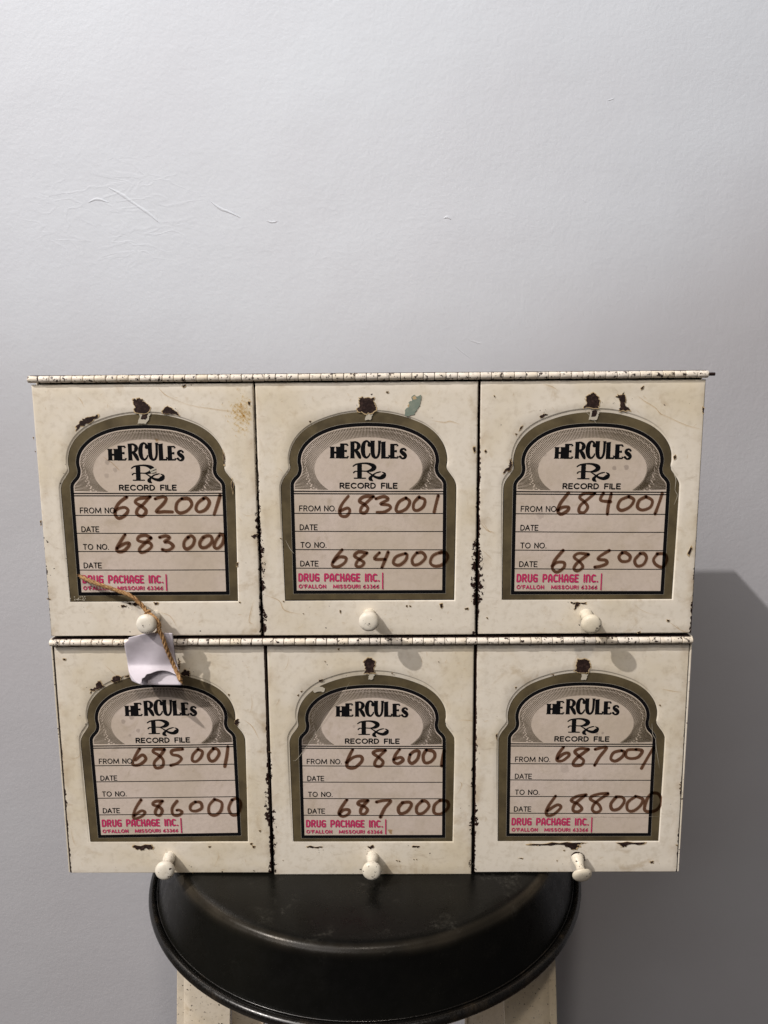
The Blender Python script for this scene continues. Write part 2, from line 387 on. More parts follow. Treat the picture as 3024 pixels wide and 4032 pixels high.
def arclen_pts(P, n_):
    L = [0]
    for a, b_ in zip(P, P[1:]): L.append(L[-1]+math.hypot(b_[0]-a[0], b_[1]-a[1]))
    out = []; j = 0
    for i in range(n_):
        t = L[-1]*i/(n_-1)
        while j < len(P)-2 and L[j+1] < t: j += 1
        f = (t-L[j])/max(L[j+1]-L[j], 1e-9); out.append((P[j][0]+(P[j+1][0]-P[j][0])*f, P[j][1]+(P[j+1][1]-P[j][1])*f))
    return out
def build_label(k, door, paper):
    g = G(); pl = PL[k]
    # where this sticker lies: bottom corners in its own crop
    BC = {1: ((335, 1608), (1450, 1600)), 2: ((252, 1595), (1357, 1592)), 3: ((234, 1598), (1365, 1600)), 4: ((322, 1590), (1480, 1571)), 5: ((255, 1592), (1405, 1588)), 6: ((230, 1577), (1385, 1575))}[k]
    mp = mapper(k); a = mp(*BC[0]); b_ = mp(*BC[1])
    rot = math.atan2(b_[1]-a[1], b_[0]-a[0]); cx, cz = (a[0]+b_[0])/2, (a[1]+b_[1])/2
    if k != 4: rot *= .6
    def place(u, w):                       # template -> door coordinates
        du, dw = u, w+.1466
        return (cx+du*math.cos(rot)-dw*math.sin(rot), cz+du*math.sin(rot)+dw*math.cos(rot))
    Y = REC-.00012
    raw = Draw(g, lambda u, w: place(u, w), Y)
    raw.y = Y+.00006; raw.poly([(u*1.0075, w_-.0004+(w_+.085)*.006) for u, w_ in OUT], 1)  # black underlayer past the edge paints a contact shadow round the sticker
    raw.y = Y; raw.poly(OUT, 0)
    # thickness of the film: a skirt round the sticker
    PO = [place(*p) for p in OUT]
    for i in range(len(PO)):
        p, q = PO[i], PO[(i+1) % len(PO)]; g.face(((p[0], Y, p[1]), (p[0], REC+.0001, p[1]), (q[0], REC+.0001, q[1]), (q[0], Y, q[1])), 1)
    raw.y = Y-.00003; raw.poly(outline(half_in, 51.5, -142.3, .00030), 7)
    raw.y = Y-.00006; raw.poly(outline(half_in, 51.5, -142.3, .00018), 1)
    raw.y = Y-.00009; raw.poly(outline(half_in, 51.5, -142.3, -.0022), 2)
    raw.y = Y-.00012
    # sunburst
    inner = outline(half_in, 51.5, -142.3, -.0028)
    top = [p for p in inner if p[1] > -.0713]
    mid = max(range(len(top)-1), key=lambda i: math.hypot(top[i+1][0]-top[i][0], top[i+1][1]-top[i][1]))
    seq = top[mid+1:]+top[:mid+1] if math.hypot(top[mid+1][0]-top[mid][0], top[mid+1][1]-top[mid][1]) > .02 else top
    # walk from the right foot over the top to the left foot
    if seq[0][0] < 0: seq = seq
    NR = 141
    outp = arclen_pts(seq, NR)
    el = [( .0357*math.cos(math.radians(t)), -.0574+.0209*math.sin(math.radians(t))) for t in [ -41+262*i/80 for i in range(81)]]
    if outp[0][0] < 0: el = el[::-1]
    inn = arclen_pts(el, NR)
    for i in range(NR):
        o_, q = outp[i], inn[i]; L = math.hypot(o_[0]-q[0], o_[1]-q[1])
        def at(t): return (o_[0]+(q[0]-o_[0])*t, o_[1]+(q[1]-o_[1])*t)
        e_ = max(0, 1-min(i, NR-1-i)/17); g0 = .19+.34*e_ + (.05 if i % 2 else 0)
        gaps = [(.0, g0), (g0+.05, 1)] if i % 4 else [(.0, g0-.07), (g0-.02, g0+.09), (g0+.14, 1)]
        for t0, t1 in gaps:
            p, r_ = at(t0), at(t1)
            raw.stroke([(*p, 5.9-3.0*t0), (*r_, 5.9-3.0*t1)], 5, 3, cap=False)
    # printed matter, drawn in crop pixels of door 2, moved onto this sticker
    c2 = mapper(2); off2 = ((mapper(2)(252, 1595)[0]+mapper(2)(1357, 1592)[0])/2, (mapper(2)(252, 1595)[1]+mapper(2)(1357, 1592)[1])/2)
    def tp(x, y):
        u, w_ = c2(x, y); return place(u-off2[0], w_-off2[1]-.1466)
    d = Draw(g, tp, Y-.00014)
    for y_, wd in ((872, 8), (888, 7.5), (1019, 6), (1139, 6), (1261, 6), (1385, 6)):
        xl = 294+(y_-872)*.02
        d.stroke([(xl, y_), (800, y_+1), (1300-(y_-872)*.008, y_)], wd, 1, cap=False)
    for ch, x0, x1, h in HPOS:
        yb = 652 if ch != 'S' else 655
        for st in HB[ch]:
            d.stroke([(x0+px*(x1-x0), yb-py*h, ww*(1.1 if ch != 'S' else .95)) for px, py, ww in st], 10, 1, smooth=5 if len(st) > 2 and ch in 'RCUS' else 0, cap=ch in 'CS')
    d.stroke([(736, 690), (736, 784)], 31, 1, cap=False)
    d.stroke([(701, 784), (776, 784)], 8, 1)
    d.stroke([(693, 704, 8), (712, 692, 10), (750, 685, 10), (790, 686, 14), (822, 698, 26), (833, 713, 32), (815, 730, 22), (785, 737, 9), (752, 736, 8)], 10, 1, smooth=6)
    d.stroke([(697, 747, 10), (707, 738, 8), (724, 739, 7)], 8, 1, smooth=4)
    d.stroke([(785, 740, 7), (805, 752, 9), (838, 774, 16), (872, 782, 22), (896, 770, 30), (904, 754, 16), (888, 743, 6)], 10, 1, smooth=6)
    d.stroke([(878, 741, 6), (862, 744, 9), (840, 752, 9), (816, 772, 16), (808, 788, 26), (822, 800, 10)], 10, 1, smooth=6)
    text(d, 'RECORD FILE', 607, 986, 850, 818, 8.8, 1)
    text(d, 'FROM NO.', 336, 578, 1003, 969, 5.8, 1, space=.55)
    text(d, 'DATE', 340, 454, 1128, 1095, 5.8, 1, gap=.22)
    text(d, 'TO NO.', 345, 513, 1246, 1213, 5.8, 1, space=.6)
    text(d, 'DATE', 344, 460, 1370, 1337, 5.8, 1, gap=.22)
    text(d, 'drug', 334, 464, 1469, 1424, 11.5, 4, gap=.36)
    text(d, 'package', 506, 736, 1469, 1424, 11.5, 4, gap=.34)
    text(d, 'inc.', 778, 866, 1469, 1424, 11.5, 4, gap=.36)
    text(d, "O'FALLON", 334, 511, 1516, 1495, 6.2, 4, gap=.4)
    text(d, 'MISSOURI', 563, 739, 1516, 1495, 6.2, 4, gap=.4)
    text(d, '63366', 763, 864, 1516, 1495, 6.2, 4, gap=.4)
    d.stroke([(891, 1413), (891, 1524)], 8.5, 4, cap=False)
    # handwriting
    for crop, wd, strokes in HAND[k]:
        h = Draw(g, mapper(k, crop), Y-.00030)
        r = random.Random(k*11)
        for st in strokes:
            h.y -= 4e-6
            st = [(x+r.uniform(-2, 2), y_+r.uniform(-2, 2), wd*r.uniform(.88, 1.1)) for x, y_ in st]
            h.stroke(st, wd, 5, smooth=6)
            for e in ((st[0], st[1]), (st[-1], st[-2])):
                if r.random() < .75:
                    (ax, ay, _), (bx, by, _) = e; L = math.hypot(bx-ax, by-ay) or 1; q = (6 if crop == 'b' else 4)
                    h.y -= 4e-6; h.stroke([(ax, ay, wd*.62), (ax+(bx-ax)/L*q, ay+(by-ay)/L*q, wd*.45)], wd, 6)
    return g, place

HAND = {
 1: [('b', 23, [[(515,135),(445,190),(408,262),(415,315),(450,332),(505,300),(528,258),(500,232),(440,244),(408,266)],
   [(735,130),(690,138),(620,152),(597,185),(645,217),(692,250),(694,288),(655,312),(612,290),(622,245),(670,200),(735,132)],
   [(782,152),(850,132),(886,150),(858,198),(792,270),(870,270),(945,272)],
   [(1030,150),(988,190),(978,255),(1012,283),(1078,265),(1122,205),(1098,152),(1035,148)],
   [(1235,150),(1182,190),(1162,245),(1195,273),(1255,250),(1288,190),(1265,147),(1232,150)], [(1390,120),(1362,200),(1332,300)],
   [(500,482),(452,560),(422,615),(440,643),(490,635),(533,592),(535,562),(490,570),(425,612)],
   [(740,512),(690,492),(635,502),(620,535),(660,553),(730,562),(745,600),(700,638),(650,648),(636,618),(680,572),(740,515)],
   [(825,512),(880,495),(915,515),(868,553),(912,556),(950,588),(930,620),(885,636),(850,625)],
   [(1090,510),(1055,552),(1052,600),(1080,618),(1130,588),(1150,532),(1120,497),(1088,510)],
   [(1230,510),(1200,560),(1215,604),(1262,600),(1310,552),(1305,502),(1265,495),(1230,512)],
   [(1380,495),(1345,545),(1335,598),(1365,613),(1410,570),(1425,500),(1390,480)]])],
 2: [(2, 22, [[(660,905),(620,955),(603,1000),(615,1032),(650,1034),(670,1002),(655,982),(610,1000)],
   [(828,905),(765,908),(737,935),(770,960),(792,985),(775,1015),(745,1010),(750,975),(790,940),(826,906)],
   [(848,918),(900,906),(925,925),(878,953),(930,963),(943,985),(900,1008),(855,1010)],
   [(1045,915),(1002,940),(978,988),(997,1008),(1048,985),(1070,942),(1045,915)],
   [(1135,910),(1100,950),(1100,990),(1130,998),(1165,970),(1170,925),(1135,911)], [(1262,900),(1246,960),(1235,1012)],
   [(620,1262),(572,1320),(556,1362),(590,1373),(640,1345),(645,1312),(600,1310),(562,1340)],
   [(785,1280),(730,1277),(703,1300),(730,1323),(765,1345),(745,1373),(715,1368),(722,1335),(760,1302),(785,1282)],
   [(868,1278),(838,1322),(905,1322)], [(928,1275),(905,1330),(885,1380)],
   [(1042,1285),(982,1308),(963,1350),(1000,1363),(1043,1332),(1052,1295),(1040,1284)],
   [(1120,1280),(1086,1320),(1097,1358),(1140,1353),(1174,1312),(1155,1281),(1120,1280)],
   [(1285,1275),(1226,1300),(1208,1345),(1236,1368),(1290,1358),(1324,1312),(1310,1278),(1270,1280)]])],
 3: [(3, 22, [[(675,880),(622,950),(602,1003),(625,1023),(668,1000),(674,977),(632,980),(605,995)],
   [(850,885),(780,886),(747,910),(780,940),(805,975),(780,1012),(747,1004),(755,965),(810,920),(850,886)],
   [(908,882),(887,930),(955,940)], [(962,888),(942,960),(935,1022)],
   [(1075,905),(1022,930),(1002,975),(1032,998),(1085,975),(1110,927),(1076,905)],
   [(1190,905),(1147,930),(1133,975),(1170,997),(1220,975),(1234,930),(1190,906)], [(1302,880),(1276,950),(1254,1022)],
   [(640,1265),(582,1330),(566,1383),(600,1408),(644,1380),(645,1346),(600,1346),(566,1370)],
   [(805,1290),(742,1286),(712,1310),(750,1340),(770,1375),(735,1403),(712,1385),(735,1345),(805,1292)],
   [(945,1265),(887,1300),(872,1325),(920,1330),(930,1350),(890,1370),(848,1374)],
   [(1030,1280),(1012,1310),(1030,1338),(1073,1335),(1085,1302),(1055,1281),(1030,1280)],
   [(1150,1285),(1116,1330),(1131,1368),(1170,1360),(1195,1317),(1180,1286),(1150,1285)],
   [(1265,1285),(1318,1290),(1330,1330),(1300,1374),(1256,1360),(1242,1325),(1268,1285)]])],
 4: [(4, 23, [[(680,900),(642,970),(632,1018),(680,1014),(725,977),(700,947),(650,985)],
   [(860,905),(792,905),(777,925),(820,950),(850,985),(844,1028),(800,1038),(786,1000),(830,950),(860,907)],
   [(992,905),(917,913),(916,943),(960,950),(985,975),(952,1008),(905,1020)],
   [(1105,905),(1066,945),(1062,985),(1090,993),(1125,960),(1135,922),(1105,905)],
   [(1215,900),(1181,945),(1191,988),(1225,985),(1255,940),(1245,907),(1215,900)], [(1320,885),(1314,950),(1300,1027)],
   [(690,1270),(652,1330),(632,1388),(650,1408),(700,1390),(720,1362),(690,1352),(640,1385)],
   [(845,1280),(792,1285),(777,1308),(820,1320),(845,1350),(825,1383),(797,1375),(800,1340),(845,1282)],
   [(950,1280),(917,1330),(921,1378),(960,1384),(990,1362),(967,1347),(948,1347)],
   [(1085,1285),(1052,1310),(1052,1345),(1090,1353),(1130,1330),(1120,1292),(1085,1285)],
   [(1225,1265),(1186,1310),(1187,1365),(1225,1383),(1270,1350),(1275,1292),(1225,1266)],
   [(1350,1270),(1327,1330),(1347,1378),(1390,1370),(1415,1302),(1390,1262),(1352,1270)]])],
 5: [(5, 24, [[(680,905),(642,980),(642,1033),(690,1038),(745,992),(740,957),(690,962),(632,1000)],
   [(915,910),(852,915),(827,935),(870,965),(900,995),(880,1028),(842,1020),(850,980),(915,912)],
   [(1020,905),(987,950),(977,993),(1010,1008),(1045,985),(1025,962),(977,977)],
   [(1095,945),(1087,985),(1110,1008),(1150,975),(1160,922),(1130,916),(1095,943)],
   [(1215,910),(1192,950),(1202,998),(1240,998),(1275,960),(1265,921),(1215,911)], [(1342,912),(1331,970),(1325,1022)],
   [(635,1270),(597,1330),(582,1373),(610,1393),(650,1370),(650,1342),(610,1347),(585,1370)],
   [(790,1275),(732,1280),(717,1305),(760,1320),(785,1345),(765,1373),(737,1370),(742,1330),(790,1277)],
   [(850,1285),(900,1275),(955,1277),(910,1330),(880,1395)],
   [(1040,1290),(1011,1330),(1021,1368),(1070,1358),(1105,1312),(1090,1286),(1040,1290)],
   [(1180,1280),(1146,1320),(1146,1368),(1190,1368),(1230,1320),(1215,1281),(1180,1280)],
   [(1310,1275),(1272,1310),(1272,1363),(1320,1373),(1370,1330),(1365,1281),(1312,1275)]])],
 6: [(6, 23, [[(700,890),(662,940),(652,983),(690,988),(735,955),(735,932),(700,937),(655,970)],
   [(878,905),(820,900),(782,920),(810,955),(845,985),(830,1018),(778,1024),(768,1003),(800,965),(876,907)],
   [(930,903),(1012,891),(962,960),(925,1020)],
   [(1120,915),(1062,930),(1042,975),(1075,988),(1125,960),(1140,922),(1120,915)],
   [(1225,907),(1162,912),(1152,955),(1185,973),(1240,960),(1270,917),(1225,905)], [(1350,895),(1310,962),(1266,1042)],
   [(640,1245),(592,1310),(572,1360),(590,1388),(640,1370),(680,1322),(650,1307),(580,1350)],
   [(860,1235),(792,1245),(752,1275),(800,1300),(830,1335),(800,1358),(767,1345),(782,1300),(858,1238)],
   [(1020,1225),(960,1226),(902,1247),(897,1270),(950,1300),(970,1340),(935,1363),(907,1340),(930,1290),(1018,1228)],
   [(1080,1250),(1042,1300),(1052,1343),(1100,1333),(1140,1287),(1125,1251),(1080,1250)],
   [(1220,1245),(1166,1290),(1162,1340),(1200,1353),(1250,1320),(1275,1267),(1222,1246)],
   [(1342,1220),(1302,1270),(1287,1340),(1330,1358),(1380,1340),(1410,1282),(1390,1227),(1342,1220)]])],
}
# missing paint, traced on each door (crop pixels of that door)
CHIPS = {
 1: [[(755,258),(805,255),(830,275),(858,300),(862,335),(840,347),(765,345),(762,300)], [(372,440),(385,425),(400,400),(450,375),(480,368),(522,362),(505,388),(440,418),(400,440),(373,465)],
     [(938,340),(960,318),(985,308),(1020,325),(1050,350),(1062,368),(1000,352),(950,348)], [(700,1612),(730,1612),(810,1618),(800,1635),(770,1632),(740,1625)], [(672,1630),(710,1628),(705,1642),(680,1642)], [(890,1610),(918,1612),(915,1625),(898,1626)],
     [(1078,168),(1100,158),(1104,166),(1088,178)], [(1518,272),(1530,275),(1528,298),(1520,292)], [(1350,600),(1362,640),(1364,690),(1356,690)], [(1410,790),(1420,830),(1416,880),(1408,830)], [(1455,1605),(1468,1608),(1462,1616)], [(1440,1350),(1452,1345),(1450,1365),(1442,1372)],
     [(180,1584),(200,1586),(198,1592),(184,1592)], [(134,1070),(142,1068),(144,1092),(138,1098)], [(98,600),(106,604),(102,612)], [(85,510),(94,512),(92,526)], [(1540,1170),(1560,1155),(1585,1160),(1560,1180)]],
 2: [[(735,250),(760,240),(785,252),(830,243),(836,290),(848,325),(825,345),(770,350),(722,330),(740,295)], [(915,205),(930,204),(928,214),(916,213)], [(1495,580),(1508,576),(1512,600),(1502,612)], [(1438,1650),(1462,1648),(1460,1660),(1442,1658)],
     [(1046,1630),(1056,1630),(1056,1640),(1046,1638)], [(1070,1630),(1080,1632),(1080,1640),(1070,1638)], [(1272,1622),(1290,1620),(1292,1640),(1282,1650),(1276,1640)], [(226,1600),(236,1602),(232,1612)], [(606,1662),(614,1665),(612,1684),(606,1676)], [(206,1183),(218,1184),(214,1190)],
     [(400,402),(415,402),(408,412)], [(358,1683),(366,1684),(364,1690)], [(575,140),(584,138),(582,146)]],
 3: [[(775,315),(795,290),(785,262),(800,235),(835,212),(870,238),(885,270),(872,300),(880,318)], [(1008,332),(1018,300),(1015,250),(990,236),(1030,228),(1042,212),(1052,250),(1050,290),(1085,335)], [(278,665),(296,655),(298,700),(278,735),(255,745),(240,748),(250,725),(276,708)],
     [(690,1608),(790,1608),(788,1618),(750,1620),(730,1640),(718,1658),(712,1640),(722,1620),(695,1618)], [(1155,182),(1176,168),(1172,186),(1158,192)], [(112,602),(122,594),(130,604),(122,616)], [(38,578),(50,576),(52,604),(44,612)], [(1468,1285),(1490,1240),(1498,1252),(1478,1298)],
     [(480,368),(510,356),(535,360),(500,378)], [(355,440),(370,434),(362,452),(345,470)], [(318,485),(332,486),(324,498)], [(1330,1724),(1346,1728),(1342,1738),(1332,1736)], [(1132,1810),(1150,1804),(1152,1812),(1136,1818)], [(1565,310),(1578,318),(1576,350),(1568,346)], [(175,232),(184,236),(178,246)], [(124,1712),(136,1712),(134,1722)], [(1374,640),(1386,628),(1390,645),(1380,660)]],
 4: [[(325,495),(330,465),(365,455),(375,410),(400,402),(405,425),(425,440),(390,462),(345,480)], [(480,410),(487,380),(520,370),(552,380),(535,405),(505,415)], [(575,375),(605,362),(605,378),(580,380)], [(985,352),(1000,328),(1040,335),(1052,350),(1045,372),(1000,366)], [(1372,700),(1390,685),(1405,700),(1400,725),(1378,728)],
     [(632,1606),(650,1598),(765,1598),(782,1612),(770,1628),(720,1622),(710,1635),(665,1630)], [(1182,1606),(1198,1604),(1196,1614),(1184,1614)], [(1484,1585),(1500,1582),(1496,1596),(1488,1596)], [(1500,1602),(1518,1604),(1514,1618),(1504,1616)], [(125,246),(145,246),(142,258),(130,256)], [(1324,500),(1336,506),(1330,520)], [(1546,1490),(1560,1488),(1556,1502)], [(1064,1795),(1070,1793),(1070,1800)]]
    + [[(962,258+i*13),(974,258+i*13),(974,265+i*13),(962,265+i*13)] for i in range(5)],
 5: [[(765,290),(762,262),(790,240),(815,242),(840,270),(842,290),(830,310),(845,352),(762,352),(775,318)], [(570,172),(585,170),(582,182),(572,180)], [(474,262),(482,264),(480,272)], [(1298,264),(1306,266),(1302,274)], [(785,1612),(830,1600),(828,1622),(812,1628)], [(350,1608),(462,1608),(455,1615),(370,1616)], [(1110,1608),(1165,1606),(1160,1614)],
     [(430,398),(465,392),(462,402),(436,406)], [(276,510),(290,502),(286,520)], [(300,480),(316,478),(308,490)], [(812,1658),(828,1660),(824,1670),(814,1668)], [(992,1708),(1004,1708),(1004,1716)], [(1012,1710),(1022,1712),(1018,1720)], [(1118,1698),(1126,1698),(1124,1706)], [(1140,1698),(1148,1700),(1144,1706)], [(170,1704),(176,1706),(174,1714)], [(68,922),(86,922),(82,930)], [(960,346),(970,350),(966,358)]],
 6: [[(780,335),(795,310),(792,275),(805,248),(850,245),(885,265),(890,295),(880,340),(860,350),(800,345)], [(445,1592),(620,1578),(860,1578),(800,1590),(810,1612),(780,1630),(720,1612),(705,1600),(540,1596),(500,1604)], [(1080,1580),(1290,1580),(1285,1590),(1160,1594),(1150,1612),(1125,1606),(1100,1592)], [(345,450),(358,450),(350,466)], [(606,360),(628,358),(630,372)],
     [(695,1634),(706,1632),(704,1644)], [(645,1706),(654,1708),(650,1718)], [(1326,1716),(1350,1714),(1348,1726),(1330,1728)], [(370,1690),(400,1690),(398,1698)], [(1536,1184),(1548,1186),(1546,1200)], [(1536,1156),(1548,1156),(1546,1168)], [(1512,1596),(1524,1596),(1522,1604)], [(206,800),(216,790),(212,830)], [(448,148),(458,148),(456,156)], [(1390,580),(1400,578),(1402,592)]],
}
SCR = {
 1: [[(915,172),(960,220),(1010,250),(1130,296),(1330,325),(1540,350)], [(385,245),(405,265),(425,312)], [(290,195),(270,230)], [(300,200),(285,238)], [(1480,1020),(1515,1035),(1560,1020)], [(1512,960),(1515,1035)], [(1560,1595),(1535,1680),(1525,1740),(1555,1750)], [(1460,665),(1545,655)], [(930,1675),(1000,1700),(1050,1790)], [(170,640),(240,655)]],
 2: [[(100,1560),(200,1600),(240,1660),(350,1690)], [(1560,1075),(1600,1135),(1640,1140)], [(850,1610),(1000,1612)], [(1370,1795),(1450,1765)], [(250,210),(420,200)], [(1210,395),(1300,410),(1340,400),(1410,425)]],
 3: [[(1128,230),(1180,265),(1250,310),(1285,350),(1330,372),(1450,425),(1570,458)], [(80,1070),(130,1130),(185,1140)], [(95,1255),(130,1290),(170,1330)], [(500,155),(560,170),(605,200)], [(1110,1625),(1180,1670),(1255,1690)], [(1335,1730),(1420,1790),(1500,1820)], [(1340,1732),(1390,1715)], [(80,1610),(200,1670)]],
 4: [[(430,290),(470,330),(515,370)], [(180,318),(210,372)], [(205,1345),(262,1352)], [(165,1415),(230,1415)], [(180,1470),(200,1560),(225,1605)], [(220,1500),(260,1590)], [(1490,500),(1500,580),(1480,650)], [(1440,690),(1500,740),(1555,840)], [(1250,1640),(1255,1690),(1220,1760)], [(178,975),(240,955),(250,900)], [(70,252),(130,250)]],
 5: [[(215,225),(205,290),(185,330)], [(180,228),(260,230)], [(150,530),(140,560),(120,590)], [(1430,690),(1520,690),(1550,700)], [(1190,230),(1180,260),(1200,275)], [(130,950),(160,960)], [(400,1640),(440,1665)], [(560,235),(570,210)], [(1450,1130),(1470,1160),(1440,1230)]],
 6: [[(1405,465),(1480,475),(1560,490)], [(75,455),(170,470)], [(1420,1240),(1540,1280)], [(1425,1385),(1545,1390)], [(600,1670),(630,1710)], [(1460,1540),(1480,1590)], [(1555,270),(1585,258)], [(1560,275),(1588,262)], [(120,640),(250,632)], [(1130,890),(1180,905)]],
}
TORN = {1: (825, 345, 1.25), 2: (800, 348, .8), 3: (845, 330, 1.1), 5: (815, 355, .7), 6: (850, 355, .75)}

# ------------------------------------------------------------------ cabinet
BASE = Vector((0, .13, -.351+ZO))
cab = empty('record_file_cabinet', BASE)
cab['label'] = 'cream enamelled metal cabinet with six label-fronted doors and chipped paint, standing on the black stool'
cab['category'] = 'cabinet'
def lc(x, y, z): return Vector((x, y, z+ZO)) - BASE
DEP = .246; TOPZ = .0052; BOT = -.351; HX = .2207
bm = bmesh.new(); t_ = .0012
add_box(bm, -HX, -HX+t_, .0095, DEP, BOT, TOPZ, .0004, 1)
add_box(bm, HX-t_, HX, .0095, DEP, BOT, TOPZ, .0004, 1)
add_box(bm, -HX, -HX+.0010, .0014, .0094, BOT+.001, -.1737, .0002, 1)
add_box(bm, HX-.0010, HX, .0014, .0094, BOT+.001, -.1737, .0002, 1)
add_box(bm, -HX+t_, HX-t_, .0025, DEP, TOPZ-t_, TOPZ-.0001, .0004, 1)
add_box(bm, -HX+t_, HX-t_, .0105, DEP, BOT, BOT+t_, .0004, 1)
add_box(bm, -HX+t_, HX-t_, DEP-t_, DEP-.0001, BOT+t_, TOPZ-t_)
for v in bm.verts: v.co += Vector((0, 0, ZO)) - BASE
o = link('body', bm_mesh(bm, 'body'), M_body, cab, smooth=30)
bm = bmesh.new()
for gx in (-.0737, .0728): add_box(bm, gx-.004, gx+.004, .0108, DEP-.004, BOT+.002, TOPZ-.002)
add_box(bm, -HX+t_+.0002, HX-t_-.0002, .0112, DEP-.005, -.1795, -.1725)
add_box(bm, -HX+t_+.0002, HX-t_-.0002, .0112, .0125, TOPZ-.007, TOPZ-.0015)
for v in bm.verts: v.co += Vector((0, 0, ZO)) - BASE
link('divider', bm_mesh(bm, 'divider'), M_dark, cab)

def door_mesh(k):
    x0, x1, y0, tl, zb = DOORS[k]; hw = (x1-x0)/2; pl = PL[k]
    lcx = {1: 0, 2: .0003, 3: .0005, 4: .0002, 5: .0005, 6: .0010}[k]
    lcx = ((-.1472, 0, .1473)[(k-1) % 3]) - (x0+x1)/2
    dz = .0000
    def outl(off): return [(u+lcx, w_+dz) for u, w_ in outline(half_out, 57.0, -146.6, off)]
    rim_o = outl(.0015); rim_1 = outl(.0012); rim_2 = outl(.0007); rim_3 = outl(.0004)
    P = rim_o; cx, cz = lcx, -.085
    r_c = .0012                            # outer rounded edge radius
    def rect(inset):
        a, b_, c_, d_ = -hw+inset, hw-inset, -inset-.0008, zb+inset
        out = []
        for (u, w_) in P:
            du, dw = u-cx, w_-cz; ts = []
            if du > 1e-9: ts.append((b_-cx)/du)
            if du < -1e-9: ts.append((a-cx)/du)
            if dw > 1e-9: ts.append((c_-cz)/dw)
            if dw < -1e-9: ts.append((d_-cz)/dw)
            t = min(ts); out.append([cx+du*t, cz+dw*t])
        for (qx, qz) in ((a, c_), (b_, c_), (b_, d_), (a, d_)):
            i = min(range(len(out)), key=lambda j: (out[j][0]-qx)**2+(out[j][1]-qz)**2); out[i] = [qx, qz]
        return out
    R0 = rect(r_c)
    idx = None
    rings = []
    rings.append([(u, .0085, w_) for u, w_ in rect(0)])
    for a in (0, 22, 45, 68, 90):
        ins = r_c*(1-math.cos(math.radians(a))); dep = r_c*(1-math.sin(math.radians(a)))
        rings.append([(u, dep, w_) for u, w_ in rect(ins)])
    # a few in-between rings so that the face can carry gentle dents
    mid = []
    for f in (.25, .5, .75):
        rings.append([(a[0]+(b_[0]-a[0])*f, 0.0, a[1]+(b_[1]-a[1])*f) for a, b_ in zip(R0, rim_o)])
    rings.append([(u, 0, w_) for u, w_ in rim_o]); rings.append([(u, REC*.15, w_) for u, w_ in rim_1])
    rings.append([(u, REC*.85, w_) for u, w_ in rim_2]); rings.append([(u, REC, w_) for u, w_ in rim_3])
    V = []; F = []; MI = []
    def dent(u, y, w_, a):
        q = Vector((u*38, k*3.7, w_*38)); return y + a*(.0001+.0002*noise.noise(q))
    for ri, rg in enumerate(rings): V += [(u, dent(u, y, w_, 1 if ri in (6, 7, 8) else 0), w_) for u, y, w_ in rg]
    n_ = len(P)
    for r in range(len(rings)-1):
        for i in range(n_):
            j = (i+1) % n_; F.append((r*n_+i, r*n_+j, (r+1)*n_+j, (r+1)*n_+i)); MI.append(0)
    F.append(tuple((len(rings)-1)*n_+i for i in range(n_))); MI.append(0)
    g = G(); g.v = V; g.f = F; g.m = MI
    return g, lcx
doors = {}
DL = {1: 'upper left door labelled from 682001 to 683000', 2: 'upper middle door labelled from 683001 to 684000, green patch over the label', 3: 'upper right door labelled from 684001 to 685000',
      4: 'lower left door labelled from 685001 to 686000', 5: 'lower middle door labelled from 686001 to 687000', 6: 'lower right door labelled from 687001 to 688000'}
papers = {}
